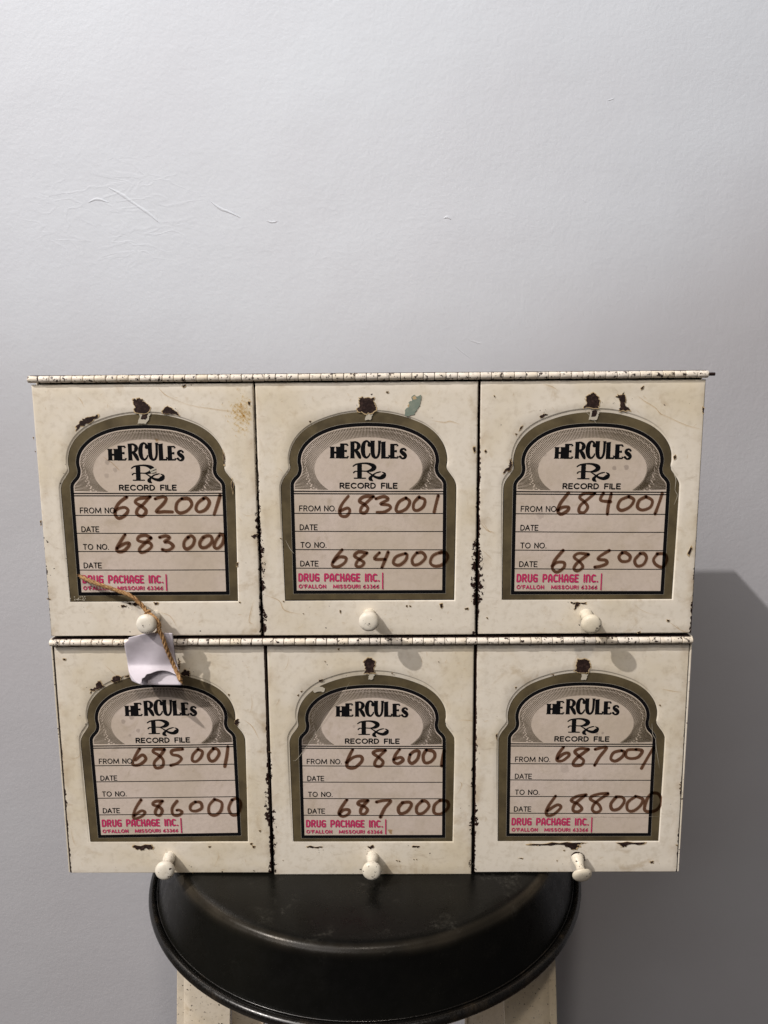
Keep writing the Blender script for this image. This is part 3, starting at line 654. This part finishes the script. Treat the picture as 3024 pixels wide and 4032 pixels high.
for k in range(1, 7):
    g, lcx = door_mesh(k)
    pl = PL[k]
    d = Draw(g, mapper(k), -.00028)
    rr = random.Random(100+k)
    for i, ch in enumerate(CHIPS[k]):
        cx_ = sum(p[0] for p in ch)/len(ch); cy_ = sum(p[1] for p in ch)/len(ch); big = max(p[0] for p in ch)-min(p[0] for p in ch) > 30
        am = 7 if big else 1.4
        grow = 1.10 if big else 1.35
        J = jag(ch, am, 5, k*50+i)
        edge = [(cx_+(x-cx_)*grow, cy_+(y-cy_)*grow) for x, y in J]
        d.y = -.00024; d.poly([(x+rr.uniform(-1.5, 1.5), y+rr.uniform(-1.5, 1.5)) for x, y in edge], 2)
        d.y = -.00029; d.poly(J, 1)
        if big:                            # crumbs of lost paint round a big chip
            for q in range(5):
                a = rr.uniform(0, 6.28); R_ = rr.uniform(28, 60); x_ = cx_+R_*1.2*math.cos(a); y_ = cy_+R_*.7*math.sin(a); s_ = rr.uniform(1.2, 3)
                if y_ < 350 or y_ > 1600: d.poly([(x_+s_*math.cos(b)*rr.uniform(.6, 1.3), y_+s_*math.sin(b)*rr.uniform(.6, 1.3)) for b in (0, 1.2, 2.4, 3.6, 4.8)], 1)
    d.y = -.00034
    for s_ in SCR[k]:
        s_ = [(x+rr.uniform(-3, 3), y+rr.uniform(-3, 3), rr.uniform(1.6, 4.2)) for x, y in s_]
        s_[0] = (*s_[0][:2], .4); s_[-1] = (*s_[-1][:2], .4)
        d.stroke(s_, 2, 3, smooth=4, cap=False)
    for q in range(26):                    # fine hairline scratches and flecks on the free paint
        x_ = rr.uniform(90, 1560); y_ = rr.choice((rr.uniform(170, 330), rr.uniform(1640, 1780), rr.uniform(170, 1780)))
        if 215 < x_ < 1440 and 345 < y_ < 1620: x_ = rr.choice((rr.uniform(110, 215), rr.uniform(1450, 1550)))
        a = rr.uniform(0, 6.28); L_ = rr.uniform(6, 42); w0 = rr.uniform(1.0, 2.6)
        d.stroke([(x_, y_, .3), (x_+L_*.5*math.cos(a)+rr.uniform(-3, 3), y_+L_*.5*math.sin(a)+rr.uniform(-3, 3), w0), (x_+L_*math.cos(a), y_+L_*math.sin(a), .3)], 2, 3, smooth=3, cap=False)
    if k == 6:
        dk = Draw(g, mapper(6, 'k'), -.00035); dk.poly(jag([(272,205),(280,170),(305,150),(345,146),(385,155),(410,178),(418,205),(428,240),(400,250),(290,250)], 4, 3, 8), 1)
    if k == 2:
        d.y = -.00026; d.poly(jag([(1035,368),(1045,320),(1072,308),(1062,280),(1090,262),(1082,240),(1105,228),(1122,240),(1145,228),(1150,255),(1138,300),(1118,330),(1100,360),(1062,372)], 3, 4, 5), 4)
        d.y = -.0003; d.poly(jag([(1088,246),(1108,232),(1120,252),(1098,262)], 2, 3, 6), 2); d.poly(jag([(1056,300),(1072,286),(1066,312)], 2, 3, 7), 2)
    if k == 1:                             # rough yellowish patch near the upper right corner
        d.y = -.00031
        for q in range(300):
            x_ = 1475+rr.gauss(0, 38); y_ = 345+rr.gauss(0, 52); s_ = rr.uniform(2, 7)
            if x_ < 1552: d.poly([(x_+s_*math.cos(b)*rr.uniform(.5, 1.4), y_+s_*math.sin(b)*rr.uniform(.5, 1.4)) for b in (0, 1.05, 2.1, 3.1, 4.2, 5.2)], 5)
    do = g.build('door', [M_doors[(k-1) % 3], M_rust, M_rim, M_scratch, M_green, M_stain], cab, lc(pl.o.x, pl.o.y, pl.o.z-ZO))
    me = do.data
    for p in me.polygons:
        if p.material_index == 0: p.use_smooth = True
    do.rotation_euler = (-pl.tilt, 0, 0); do['label'] = DL[k]; doors[k] = do
    m5 = mapper(5)
    sp = {1: [(.0-.026, -.052, .0022, .5), (-.021, -.057, .002, .4), (-.027, -.061, .002, .4), (-.010, -.059, .0015, .3)], 2: [],
          3: [(-.036, -.056, .003, .3), (.016, -.058, .0018, .6), (.024, -.0575, .0022, .6), (-.030, -.049, .0016, .3), (-.032, -.089, .003, .3)],
          4: [(-.028, -.056, .002, .5), (-.022, -.053, .002, .5), (-.018, -.0625, .0018, .5), (-.012, -.050, .002, .3), (-.024, -.066, .0014, .4)], 5: [(-.012, -.06, .0015, .3)], 6: [(.012, -.066, .0014, .6), (.016, -.0655, .0012, .5), (-.01, -.092, .004, .25)]}[k]
    papers[k] = label_paper('label_paper_%d' % k, crease=(m5(655, 430), m5(285, 960), .42) if k == 5 else None, spots=sp)
    g, place = build_label(k, do, papers[k])
    dd = Draw(g, mapper(k), REC-.0007)
    if k in TORN:
        tx, ty, s_ = TORN[k]; sh = [(-34, 0), (-22, 22), (-30, 44), (-34, 66), (10, 68), (22, 50), (26, 30), (34, 4)]
        dd.poly(jag([(tx+x*s_, ty+y*s_*.9) for x, y in sh], 4, 4, k), 7)
        if k in (1, 3): dd.poly(jag([(tx+x*s_*.6+3, ty+2+y*s_*.55) for x, y in sh], 4, 4, k+9), 9)
    if k == 5: dd.poly(jag([(392,482),(400,455),(440,446),(478,462),(470,488),(430,485),(405,494)], 3, 4, 3), 7)
    if k == 5: dd.stroke([(660, 415, .5), (560, 580, 2), (430, 760, 1.5), (285, 965, 2.5), (245, 985, .5)], 2, 7, smooth=5)
    if k == 6: dd.stroke([(470, 1395, .5), (900, 1392, 1.6), (1200, 1396, 1.2), (1420, 1388, .5)], 2, 7, smooth=5); dd.stroke([(1340, 715, 1), (1345, 790, 3), (1365, 830, 2), (1372, 900, 3), (1395, 1040, .5)], 2, 7, smooth=5)
    if k == 3: dd.stroke([(1365, 730, 1), (1390, 790, 4), (1385, 860, 2), (1400, 900, 3), (1378, 960, 1)], 2, 7, smooth=5); dd.stroke([(790, 340, 1), (830, 380, 3), (860, 418, 1)], 2, 7, smooth=4)
    if k == 2: dd.stroke([(245, 1200, 1), (275, 1255, 3), (300, 1285, 1)], 2, 7, smooth=4)
    if k == 5: dd.poly(jag([(932,1488),(970,1486),(962,1500),(968,1522),(944,1512)], 3, 3, 4), 10)
    if k == 1: 
        for q in range(16): x_ = 360+rr.uniform(-28, 80); y_ = 1585+rr.uniform(-12, 12); dd.poly([(x_+rr.uniform(2, 6)*math.cos(b), y_+rr.uniform(2, 5)*math.sin(b)) for b in (0, 1.2, 2.4, 3.6, 4.8)], 7)
        dd.poly([(862,728),(900,712),(903,722),(866,740)], 7); dd.poly([(868,742),(904,730),(900,744),(874,750)], 7); dd.poly(jag([(895, 522), (920, 520), (912, 540), (900, 535)], 3, 3, 4), 10)
        dd.stroke([(550, 640, 2), (610, 680, 3), (655, 725, 3)], 3, 10)
    lo = g.build('label', LAB(papers[k]), do)
    lo['label'] = {1: 'gold bordered paper label reading 682001 and 683000', 2: 'gold bordered paper label reading 683001 and 684000', 3: 'gold bordered paper label reading 684001 and 685000', 4: 'gold bordered paper label reading 685001 and 686000', 5: 'gold bordered paper label reading 686001 and 687000', 6: 'gold bordered paper label reading 687001 and 688000'}[k]

# knobs
prof = catmull([(.0044, -.0002), (.0043, .0012), (.0041, .0040), (.0033, .0065), (.0029, .0090), (.0029, .0115), (.0040, .0135), (.0061, .0150), (.0067, .0160), (.0066, .0172), (.0056, .0186), (.0035, .0194), (.0, .0197)], 4)
knob_me = bm_mesh(lathe([(max(r, 0), h) for r, h in prof], 40, 'y'), 'knob')
kpos = {1: (-.1472, -.1578, 0, 0), 2: (0, -.1572, 2, 0), 3: (.1472, -.1578, -5, 3), 4: (-.1466, -.1590, 3, -6), 5: (0, -.1590, 2, 0), 6: (.1466, -.1570, -25, -3)}
first = None
for k, (x, z, rx, rz) in kpos.items():
    me = knob_me
    if first is None: o = link('knob', me, M_knob, doors[k], smooth=180); first = o
    else: o = first.copy(); C.objects.link(o); o.parent = doors[k]
    o.location = (x-PL[k].o.x, -.0001, z); o.rotation_euler = (math.radians(-rx), 0, math.radians(-rz))
    if k == 6: o['label'] = 'drooping knob bent downwards'; o.location.z -= .001
    if k == 6: o.location.y = -.0022; o.scale = (1.02, .80, 1.02)

# piano hinges
def knuckle_mesh(i):
    r = random.Random(i); L = .00708; pr = []
    R = .00228
    pts = [(0, -L/2), (R*.90, -L/2), (R*.98, -L/2+.00012), (R, -L/2+.0003), (R*r.uniform(.985, 1.01), 0), (R, L/2-.0003), (R*.98, L/2-.00012), (R*.90, L/2), (0, L/2)]
    bm = lathe(pts, 20); bmesh.ops.rotate(bm, verts=bm.verts, cent=(0, 0, 0), matrix=Matrix.Rotation(math.radians(90), 3, 'Y'))
    return bm_mesh(bm, 'knuckle')
km = [knuckle_mesh(i) for i in range(4)]
for i_, m_ in enumerate(km): m_.materials.append(M_knuckle); [setattr(p, 'use_smooth', True) for p in m_.polygons]
for row, (zc, yc, xa, xb) in enumerate(((.00245, -.0006, -.2207, .2200), (-.1759, -.0002, -.2203, .2200))):
    bm = tube([(xa+.0003-zc*0, 0, 0), (xb+(.0042 if row == 0 else .0004), 0, 0)], .0011, 12)
    add_box(bm, xa+.001, xb-.001, .0010, .0020, -.0016 if row == 0 else -.0021, .0026 if row == 0 else .0021)
    add_box(bm, xa+.001, xb-.001, .0012, .0095, .0018, .0024)
    h = link('piano_hinge', bm_mesh(bm, 'piano_hinge'), M_rust, cab, lc(0, yc, zc))
    nk = 60; stp = (xb-xa)/nk
    for i in range(nk):
        kx = bpy.data.objects.new('knuckle', km[rnd.randrange(4)]); C.objects.link(kx); kx.parent = h
        kx.location = (xa+stp*(i+.5), rnd.uniform(-.00012, .00012), rnd.uniform(-.00008, .00008)); kx.rotation_euler = (rnd.uniform(0, 6.28), 0, rnd.uniform(-.006, .006)); kx.scale = (stp/.00752, 1, 1)

# ------------------------------------------------------------------ price tag on twine (hangs on the upper left knob)
ox, oy, s_e = CROPS['e']
def e3(x, y, lift):                        # crop pixel at a height above the plane of the doors -> world
    d = FW + RT*((ox+x*s_e-1512)/FPX) - UP*((oy+y*s_e-2016)/FPX)
    t = (-lift - CAM.y)/d.y; return CAM + d*t
M_card, nt, b = mat('white_card', (.66, .63, .67), .6); n = N(nt)
nt.links.new(n.mix(n.ramp(n.noise(n.coord(), 90, 3), .4, .7), (.62, .58, .64), (.56, .52, .575)), b.inputs['Base Color'])
nt.links.new(n.bump(n.noise(n.coord(), 60, 3), .0008, .5), b.inputs['Normal'])
TB = e3(480, 1000, .010)
tag = empty('price_tag', TB); tag['label'] = 'blank white card tag tied with brown twine to the upper left door knob'; tag['category'] = 'tag'
def sheet(name, rows, th=.00025):
    """rows: list of (left(x,y,lift), right(x,y,lift)); interpolated into a smooth curved card"""
    g = G(); NU = 16; ls = catmull([r[0] for r in rows], 6); rs = catmull([r[1] for r in rows], 6)
    grid = []
    for l, r in zip(ls, rs):
        row = []
        for j in range(NU+1):
            f = j/NU; q = [l[i]+(r[i]-l[i])*f for i in range(3)]
            row.append(e3(q[0], q[1], q[2] + .0012*math.sin(f*math.pi)) - TB)
        grid.append(row)
    bm = bmesh.new(); vs = [[bm.verts.new(p) for p in row] for row in grid]
    for a, b_ in zip(vs, vs[1:]):
        for j in range(NU): bm.faces.new((a[j], b_[j], b_[j+1], a[j+1]))
    o = link(name, bm_mesh(bm, name), M_card, tag, smooth=180)
    md = o.modifiers.new('thickness', 'SOLIDIFY'); md.thickness = th; md.offset = 0
    return o
def lerp(tab, x):
    for (a, va), (b_, vb) in zip(tab, tab[1:]):
        if x <= b_: f = max(0, (x-a)/(b_-a)); return va+(vb-va)*f
    return tab[-1][1]
def leaf(name, xl, xr, ytop, ybot, lift, NU=44, NV=40):
    bm = bmesh.new(); vs = []
    for i in range(NV+1):
        row = []
        for j in range(NU+1):
            f = j/NU; t = i/NV; y = lerp(ytop, f)+(lerp(ybot, f)-lerp(ytop, f))*t
            x = lerp(xl, y)+(lerp(xr, y)-lerp(xl, y))*f
            row.append(bm.verts.new(e3(x, y, lift(f, y)) - TB))
        vs.append(row)
    for a, b_ in zip(vs, vs[1:]):
        for j in range(NU): bm.faces.new((a[j], b_[j], b_[j+1], a[j+1]))
    o = link(name, bm_mesh(bm, name), M_card, tag, smooth=180)
    md = o.modifiers.new('thickness', 'SOLIDIFY'); md.thickness = .00025; md.offset = 0
XL = [(1150, 200), (1240, 112), (1285, 108), (1300, 70), (1340, 42), (1400, 48), (1600, 88), (1780, 110), (1900, 140), (2030, 200)]
XR = [(1150, 845), (1300, 866), (1450, 880), (1600, 905), (1760, 945), (1900, 975), (2030, 1003)]
def smooth_tab(tab): return catmull(tab, 4)
BASEL = smooth_tab([(1150, .0122), (1300, .0110), (1500, .0086), (1680, .0070), (1800, .0078), (1900, .0098), (2020, .0125)])
CURL = smooth_tab([(1150, 0), (1640, 0), (1720, .0008), (1800, .0030), (1900, .0066), (2020, .0110)])
BACKL = smooth_tab([(1150, .0075), (1400, .0062), (1700, .0060), (1850, .0070), (2040, .0098)])
leaf('front_leaf', XL, XR, [(0, 1235), (.25, 1180), (.45, 1150), (1, 1160)],
     [(0, 1800), (.03, 1900), (.07, 1965), (.11, 2003), (.15, 2012), (.18, 1995), (.21, 1945), (.235, 1915), (.28, 1908), (.31, 1890), (.33, 1855), (.37, 1846), (.43, 1838), (.50, 1815), (.58, 1796), (.66, 1789), (.74, 1793), (.82, 1810), (.90, 1845), (.96, 1885), (1, 1918)],
     lambda f, y: lerp(BASEL, y) + lerp(CURL, y)*(1-.6*f) + .0006*math.sin(f*7+y*.006) + .0012*math.sin(f*math.pi))
leaf('back_leaf', XL, [(a, b_+3) for a, b_ in XR], [(0, 1400), (1, 1400)], [(0, 1960), (.08, 2000), (.16, 2026), (1, 2032)],
     lambda f, y: lerp(BACKL, y) + .0008*math.sin(f*math.pi), NU=24, NV=24)
# twine: two twisted strands
tw = [(-190, 215, .0022), (-110, 260, .0035), (-20, 430-95, .0045), (60, 480-60, .0052), (150, 510, .0060), (240, 590, .0072), (330, 690, .0085), (400, 780, .0095), (460, 850, .0105), (530, 900, .0125), (590, 970, .0145), (612, 1060, .0150), (628, 1120, .0152), (690, 1250, .0148), (735, 1390, .0138), (790, 1520, .0122), (850, 1660, .0112), (905, 1780, .0128), (985, 1960, .0175)]
# the upper part measured in crop 1
c1 = CROPS[1]
def c1e(x, y): return ((c1[0]+x*c1[2]-ox)/s_e, (c1[1]+y*c1[2]-oy)/s_e)
tw = [(*c1e(405, 1440), .0030), (*c1e(450, 1462), .0050), (*c1e(520, 1490), .0062), (*c1e(600, 1517), .0065), (*c1e(680, 1545), .0070), (*c1e(740, 1570), .0078)] + tw[6:]
M_twine, nt, b = mat('jute_twine', (.33, .17, .055), .7, spec=.3); n = N(nt)
nt.links.new(n.mix(n.ramp(n.noise(n.coord(), 700, 4, .7), .35, .65), (.48, .29, .13), (.20, .10, .04)), b.inputs['Base Color'])
nt.links.new(n.bump(n.noise(n.coord(), 1600, 3), .0004, .9), b.inputs['Normal'])
P = [e3(*p) - TB for p in catmull(tw, 9)]
bmt = bmesh.new()
def strands(P, R, r, turns, seed):
    out = []
    for k in range(3):
        Q = []
        for i, p in enumerate(P):
            t = (P[min(i+1, len(P)-1)]-P[max(i-1, 0)]).normalized(); a = t.cross(Vector((0, 1, 0))).normalized(); b_ = t.cross(a)
            th = turns*2*math.pi*i/len(P) + k*2.094
            Q.append(p + R*(math.cos(th)*a + math.sin(th)*b_))
        b2 = tube(Q, r, 7); me = bpy.data.meshes.new('s'); b2.to_mesh(me); b2.free(); bmt.from_mesh(me); bpy.data.meshes.remove(me)
strands(P, .00066, .00082, 10, 1)
extra = [e3(*p) - TB for p in catmull([(360, 720, .0088), (420, 800, .0100), (500, 850, .0122), (580, 920, .0150), (632, 1000, .0152), (630, 1080, .0140), (560, 1170, .0115), (500, 1190, .010)], 8)]
strands(extra, .0004, .00062, 5, 4)
# loop round the neck of the knob and the knot
kc = Vector((-.1472, 0, -.1578+ZO)) - TB
loop = [kc + Vector((.0037*math.cos(a), -.0098-.0006*math.sin(a*2), .0037*math.sin(a))) for a in [2*math.pi*i/28 for i in range(29)]]
strands(loop, .00032, .00045, 6, 2)
kn = e3(430, 820, .0105) - TB
knot = [kn + Vector((.0015*math.cos(a*2), .0010*math.sin(a*3), .0013*math.sin(a*2+.6))) for a in [2*math.pi*i/40 for i in range(41)]]
strands(knot, .0003, .0005, 5, 3)
link_kn = [kn, kn+Vector((0.0006, .0004, -.0024)), kc+Vector((.0008, -.0098, .0037))]
strands([Vector(p) for p in catmull([tuple(p) for p in link_kn], 5)], .0003, .00045, 1, 3)
for q in range(90):                        # loose fibres
    i = rnd.randrange(2, len(P)-1); a = P[i]; d_ = Vector((rnd.uniform(-1, 1), rnd.uniform(-.5, .5), rnd.uniform(-1, 1))).normalized()*rnd.uniform(.001, .0032)
    m_ = a + d_*.5 + Vector((rnd.uniform(-.0006, .0006), 0, rnd.uniform(-.0006, .0006)))
    b2 = tube([a, m_, a+d_], [.00006, .00005, .00002], 4); me = bpy.data.meshes.new('s'); b2.to_mesh(me); b2.free(); bmt.from_mesh(me); bpy.data.meshes.remove(me)
for q in range(14):                        # frayed ends
    for e, sg in ((P[-1], 1), (P[0], -1)):
        t = ((P[-1]-P[-4]) if sg > 0 else (P[0]-P[3])).normalized()
        a = e + Vector((rnd.uniform(-.0006, .0006), rnd.uniform(-.0004, .0004), rnd.uniform(-.0006, .0006))); z_ = a + t*rnd.uniform(.001, .003) + Vector((rnd.uniform(-.0009, .0009), 0, rnd.uniform(-.0009, .0009)))
        b2 = tube([a-t*.001, a, z_], [.0002, .0002, .00006], 5); me = bpy.data.meshes.new('s'); b2.to_mesh(me); b2.free(); bmt.from_mesh(me); bpy.data.meshes.remove(me)
link('twine', bm_mesh(bmt, 'twine'), M_twine, tag, smooth=180)

# ------------------------------------------------------------------ stool
SC = Vector((-.0078, .088, 0)); SEAT = ZO-.3512
stool = empty('metal_stool', (SC.x, SC.y, 0)); stool['label'] = 'round black metal stool with cream sheet metal legs under the cabinet'; stool['category'] = 'stool'
M_seat, nt, b = mat('black_worn_enamel', (.006, .006, .0055), .3, spec=.19); n = N(nt); co = n.coord()
sc_ = n.math('MULTIPLY', n.ramp(n.noise(co, 48, 5, .7, .5), .55, .74), n.ramp(n.noise(co, 420, 3, .7), .38, .66))
sc_ = n.math('MULTIPLY', sc_, n.ramp(n.sep(n.tc.outputs['Object'])[2], -.012, -.002, .12, 1))
nt.links.new(n.mix(n.math('MULTIPLY', sc_, .32), n.mix(n.ramp(n.noise(co, 9, 3), .35, .7), (.0028, .0028, .0026), (.0060, .0058, .0046)), (.11, .105, .09)), b.inputs['Base Color'])
nt.links.new(n.ramp(n.noise(co, 120, 5, .7), .3, .72, .24, .38), b.inputs['Roughness'])
px_, py_, pz_ = n.sep(n.tc.outputs['Object'])
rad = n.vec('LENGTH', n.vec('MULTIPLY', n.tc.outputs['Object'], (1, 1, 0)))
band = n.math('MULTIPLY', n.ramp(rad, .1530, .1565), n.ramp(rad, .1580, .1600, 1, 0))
shoulder_glint = n.math('MULTIPLY', band, n.ramp(n.noise(co, 7, 3, .6), .45, .66, .08, .8))  # painted highlight along the seat shoulder, broken up like worn metal
nt.links.new(n.math('MULTIPLY', shoulder_glint, .6), b.inputs['Metallic'])
nt.links.new(n.mix(shoulder_glint, b.inputs['Base Color'].links[0].from_socket, (.07, .058, .042)), b.inputs['Base Color'])
nt.links.new(n.bump(n.math('ADD', n.math('MULTIPLY', n.noise(co, 1100, 2), .25), n.noise(co, 20, 3)), .0004, .5), b.inputs['Normal'])
M_bead, nt, b = mat('worn_black_rim', (.02, .017, .013), .3, .0, .6); n = N(nt); co = n.coord()
nt.links.new(n.mix(n.ramp(n.noise(co, 60, 5, .7), .5, .75), (.004, .0035, .003), (.022, .016, .010)), b.inputs['Base Color'])
nt.links.new(n.ramp(n.noise(co, 900, 2, .5), .35, .65, .22, .36), b.inputs['Roughness'])
prof = [(0, -.0012), (.05, -.0010), (.10, -.0005), (.146, 0), (.1525, -.0006), (.1565, -.0024), (.1590, -.0056), (.1600, -.010), (.1640, -.024), (.1700, -.0430), (.1712, -.0462), (.1690, -.0470), (.150, -.030), (.148, -.0035), (.0, -.0045)]
pr = []
for a, b_ in zip(prof, prof[1:]):
    for i in range(3): f = i/3; pr.append((a[0]+(b_[0]-a[0])*f, a[1]+(b_[1]-a[1])*f))
pr.append(prof[-1])
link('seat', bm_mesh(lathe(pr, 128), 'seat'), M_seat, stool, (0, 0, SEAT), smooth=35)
bm = bmesh.new(); rings = []
for i in range(160):
    a = 2*math.pi*i/160; c_ = Vector((math.cos(a), math.sin(a), 0)); ring = []
    for j in range(14): t = 2*math.pi*j/14; ring.append(bm.verts.new(c_*(.1733+.0032*math.cos(t)) + Vector((0, 0, -.0455+.0036*math.sin(t)))))
    rings.append(ring)
for i in range(160):
    for j in range(14): bm.faces.new((rings[i][j], rings[(i+1) % 160][j], rings[(i+1) % 160][(j+1) % 14], rings[i][(j+1) % 14]))
me_ = bpy.data.meshes.new('lip'); l_ = tube([(.16985*math.cos(2*math.pi*i/128), .16985*math.sin(2*math.pi*i/128), -.0428) for i in range(129)], .00055, 6); l_.to_mesh(me_); l_.free(); bm.from_mesh(me_)
bmesh.ops.recalc_face_normals(bm, faces=bm.faces)
link('rim', bm_mesh(bm, 'rim'), M_bead, stool, (0, 0, SEAT), smooth=180)
bm = lathe([(0.0, -.005), (.140, -.005), (.143, -.008), (.143, -.062), (.140, -.062), (.139, -.009), (0, -.009)], 64)
link('apron', bm_mesh(bm, 'apron'), M_leg, stool, (0, 0, SEAT), smooth=35)
def leg(sx, xo, xi, y, back):
    """folded sheet-metal angle: a wide face plate with a rolled edge and a return flange; splays outward"""
    zt, zb_ = SEAT-.050, .0
    sl = .042
    bm = bmesh.new()
    y2 = .030 if not back else -.030       # return flange direction
    sy = 1 if not back else -1; rc = .014
    prof = [(xo - sx*rc*(1-math.cos(math.radians(a_))), y + sy*rc*(1-math.sin(math.radians(a_)))) for a_ in (90, 72, 54, 36, 18, 0)] + [(xo, y+y2), (xo-sx*.0018, y+y2), (xo-sx*.0018, y+.0018*(1 if not back else -1)), (xi+sx*.0022, y+.0018*(1 if not back else -1)), (xi+sx*.0022, y+.0065*(1 if not back else -1)), (xi, y+.0065*(1 if not back else -1)), (xi, y)]
    rows = []
    for i in range(9):
        f = i/8; z = zt+(zb_-zt)*f; dx = sx*sl*((zt)-z); dy = (-.05 if not back else .05)*((zt)-z)
        rows.append([bm.verts.new((px+dx-SC.x, py+dy-SC.y, z)) for px, py in prof])
    for a, b_ in zip(rows, rows[1:]):
        for j in range(len(prof)): bm.faces.new((a[j], a[(j+1) % len(prof)], b_[(j+1) % len(prof)], b_[j]))
    bm.faces.new(rows[0]); bm.faces.new(rows[-1][::-1])
    bmesh.ops.recalc_face_normals(bm, faces=bm.faces)
    bmesh.ops.bevel(bm, geom=[e for e in bm.edges if abs((e.verts[0].co-e.verts[1].co).normalized().z) > .9], offset=.0006, segments=2, affect='EDGES')
    return link('leg', bm_mesh(bm, 'leg'), M_leg, stool, smooth=40)
leg(-1, -.1562, -.1110, .035, False); leg(1, .1418, .0985, .035, False)
leg(-1, -.1530, -.1060, .160, True); leg(1, .1265, .0760, .160, True)

# ------------------------------------------------------------------ wall and floor
WY = .40
M_wall, nt, b = mat('painted_plaster', (.56, .555, .56), .55, spec=.35); n = N(nt); co = n.tc.outputs['Object']
peel = n.noise(co, 250, 3, .55); peel2 = n.noise(co, 95, 2, .5); broad = n.noise(co, 7, 2, .5)
x, y, z = n.sep(co)
def blobm(cx, cz, rx, rz):
    a = n.math('DIVIDE', n.math('SUBTRACT', x, cx), rx); b2 = n.math('DIVIDE', n.math('SUBTRACT', z, cz), rz)
    return n.ramp(n.math('ADD', n.math('MULTIPLY', a, a), n.math('MULTIPLY', b2, b2)), .2, 1.0, 1, 0)
patch = n.math('MAXIMUM', blobm(-.30, .20, .13, .075), n.math('MULTIPLY', blobm(0, .17, .35, .07), .35))
st = n.vec('MULTIPLY', co, (1, 1, 2.4))
ridge = n.math('ABSOLUTE', n.math('SUBTRACT', n.noise(st, 20, 2, .5, .8), .5)); ridge = n.ramp(ridge, 0, .06, 1, 0)
h = n.math('ADD', n.math('ADD', n.math('MULTIPLY', peel, .42), n.math('MULTIPLY', peel2, .5)), n.math('MULTIPLY', broad, 4.0))
h = n.math('ADD', h, n.math('MULTIPLY', n.math('MULTIPLY', ridge, patch), .18))
nt.links.new(n.bump(h, .0010, .55), b.inputs['Normal'])
nt.links.new(n.mix(n.ramp(n.noise(co, 4, 3), .3, .7), (.497, .505, .542), (.483, .484, .520)), b.inputs['Base Color'])
bm = bmesh.new(); vs = [bm.verts.new(p) for p in ((-2.5, 0, -ZO), (2.5, 0, -ZO), (2.5, 0, 1.5), (-2.5, 0, 1.5), (-2.5, .1, -ZO), (2.5, .1, -ZO), (2.5, .1, 1.5), (-2.5, .1, 1.5))]
for f in ((0, 1, 2, 3), (7, 6, 5, 4), (0, 3, 7, 4), (1, 5, 6, 2), (3, 2, 6, 7), (0, 4, 5, 1)): bm.faces.new([vs[i] for i in f])
# small raised nicks in the plaster
def wallpt(px, py):
    d = FW + RT*((px-1512)/FPX) - UP*((py-2016)/FPX); t = (WY-CAM.y)/d.y; p = CAM+d*t; return (p.x, p.z-ZO)
def nick(pts, wd, hh):
    Q = catmull([(*wallpt(a*1.8228, b_*1.8228), w_*wd) for a, b_, w_ in pts], 5); rows = []
    for i, (u, v, ww) in enumerate(Q):
        a = Q[max(i-1, 0)]; c_ = Q[min(i+1, len(Q)-1)]; tx, tz = c_[0]-a[0], c_[1]-a[1]; l = math.hypot(tx, tz) or 1
        rows.append([bm.verts.new((u-tz/l*ww*o_, -hh*q*min(1, ww/wd*2)+.00002, v+tx/l*ww*o_)) for o_, q in ((-1, 0), (-.5, .7), (0, 1), (.5, .7), (1, 0))])
    for a, c_ in zip(rows, rows[1:]):
        for j in range(4):
            f = bm.faces.new((a[j], a[j+1], c_[j+1], c_[j])); f.smooth = True
nick([(455, 435, .2), (475, 450, 1), (495, 458, .8), (520, 470, .2)], .0018, .0007)
nick([(958, 472, .2), (966, 469, 1), (974, 474, .3)], .0018, .0006)
nick([(1313, 217, .1), (1320, 215, 1), (1328, 212, .1)], .0010, .0004)
nick([(230, 403, .1), (262, 420, 1), (290, 440, .8), (322, 462, .9), (345, 482, .2)], .0020, .0005)
nick([(190, 438, .2), (210, 430, 1), (236, 438, .2)], .0018, .0005)
nick([(575, 477, .2), (588, 480, 1), (600, 478, .2)], .0014, .0006)
nick([(980, 745, .2), (1000, 762, .8), (1018, 775, .2)], .0012, .0003)
nick([(1010, 733, .2), (1030, 740, .8), (1040, 742, .2)], .0016, .0003)
nick([(1255, 428, .3), (1262, 434, 1), (1266, 437, .2)], .0012, .0002)
wall = link('wall', bm_mesh(bm, 'wall'), M_wall, None, (0, WY, ZO)); wall['kind'] = 'structure'
M_floor, nt, b = mat('dark_floor', (.09, .065, .045), .5); n = N(nt)
nt.links.new(n.mix(n.noise(n.tc.outputs['Object'], 9, 4), (.05, .035, .025), (.03, .022, .016)), b.inputs['Base Color'])
bm = bmesh.new(); add_box(bm, -2.5, 2.5, -3.0, WY, -.05, 0)
fl = link('floor', bm_mesh(bm, 'floor'), M_floor); fl['kind'] = 'structure'
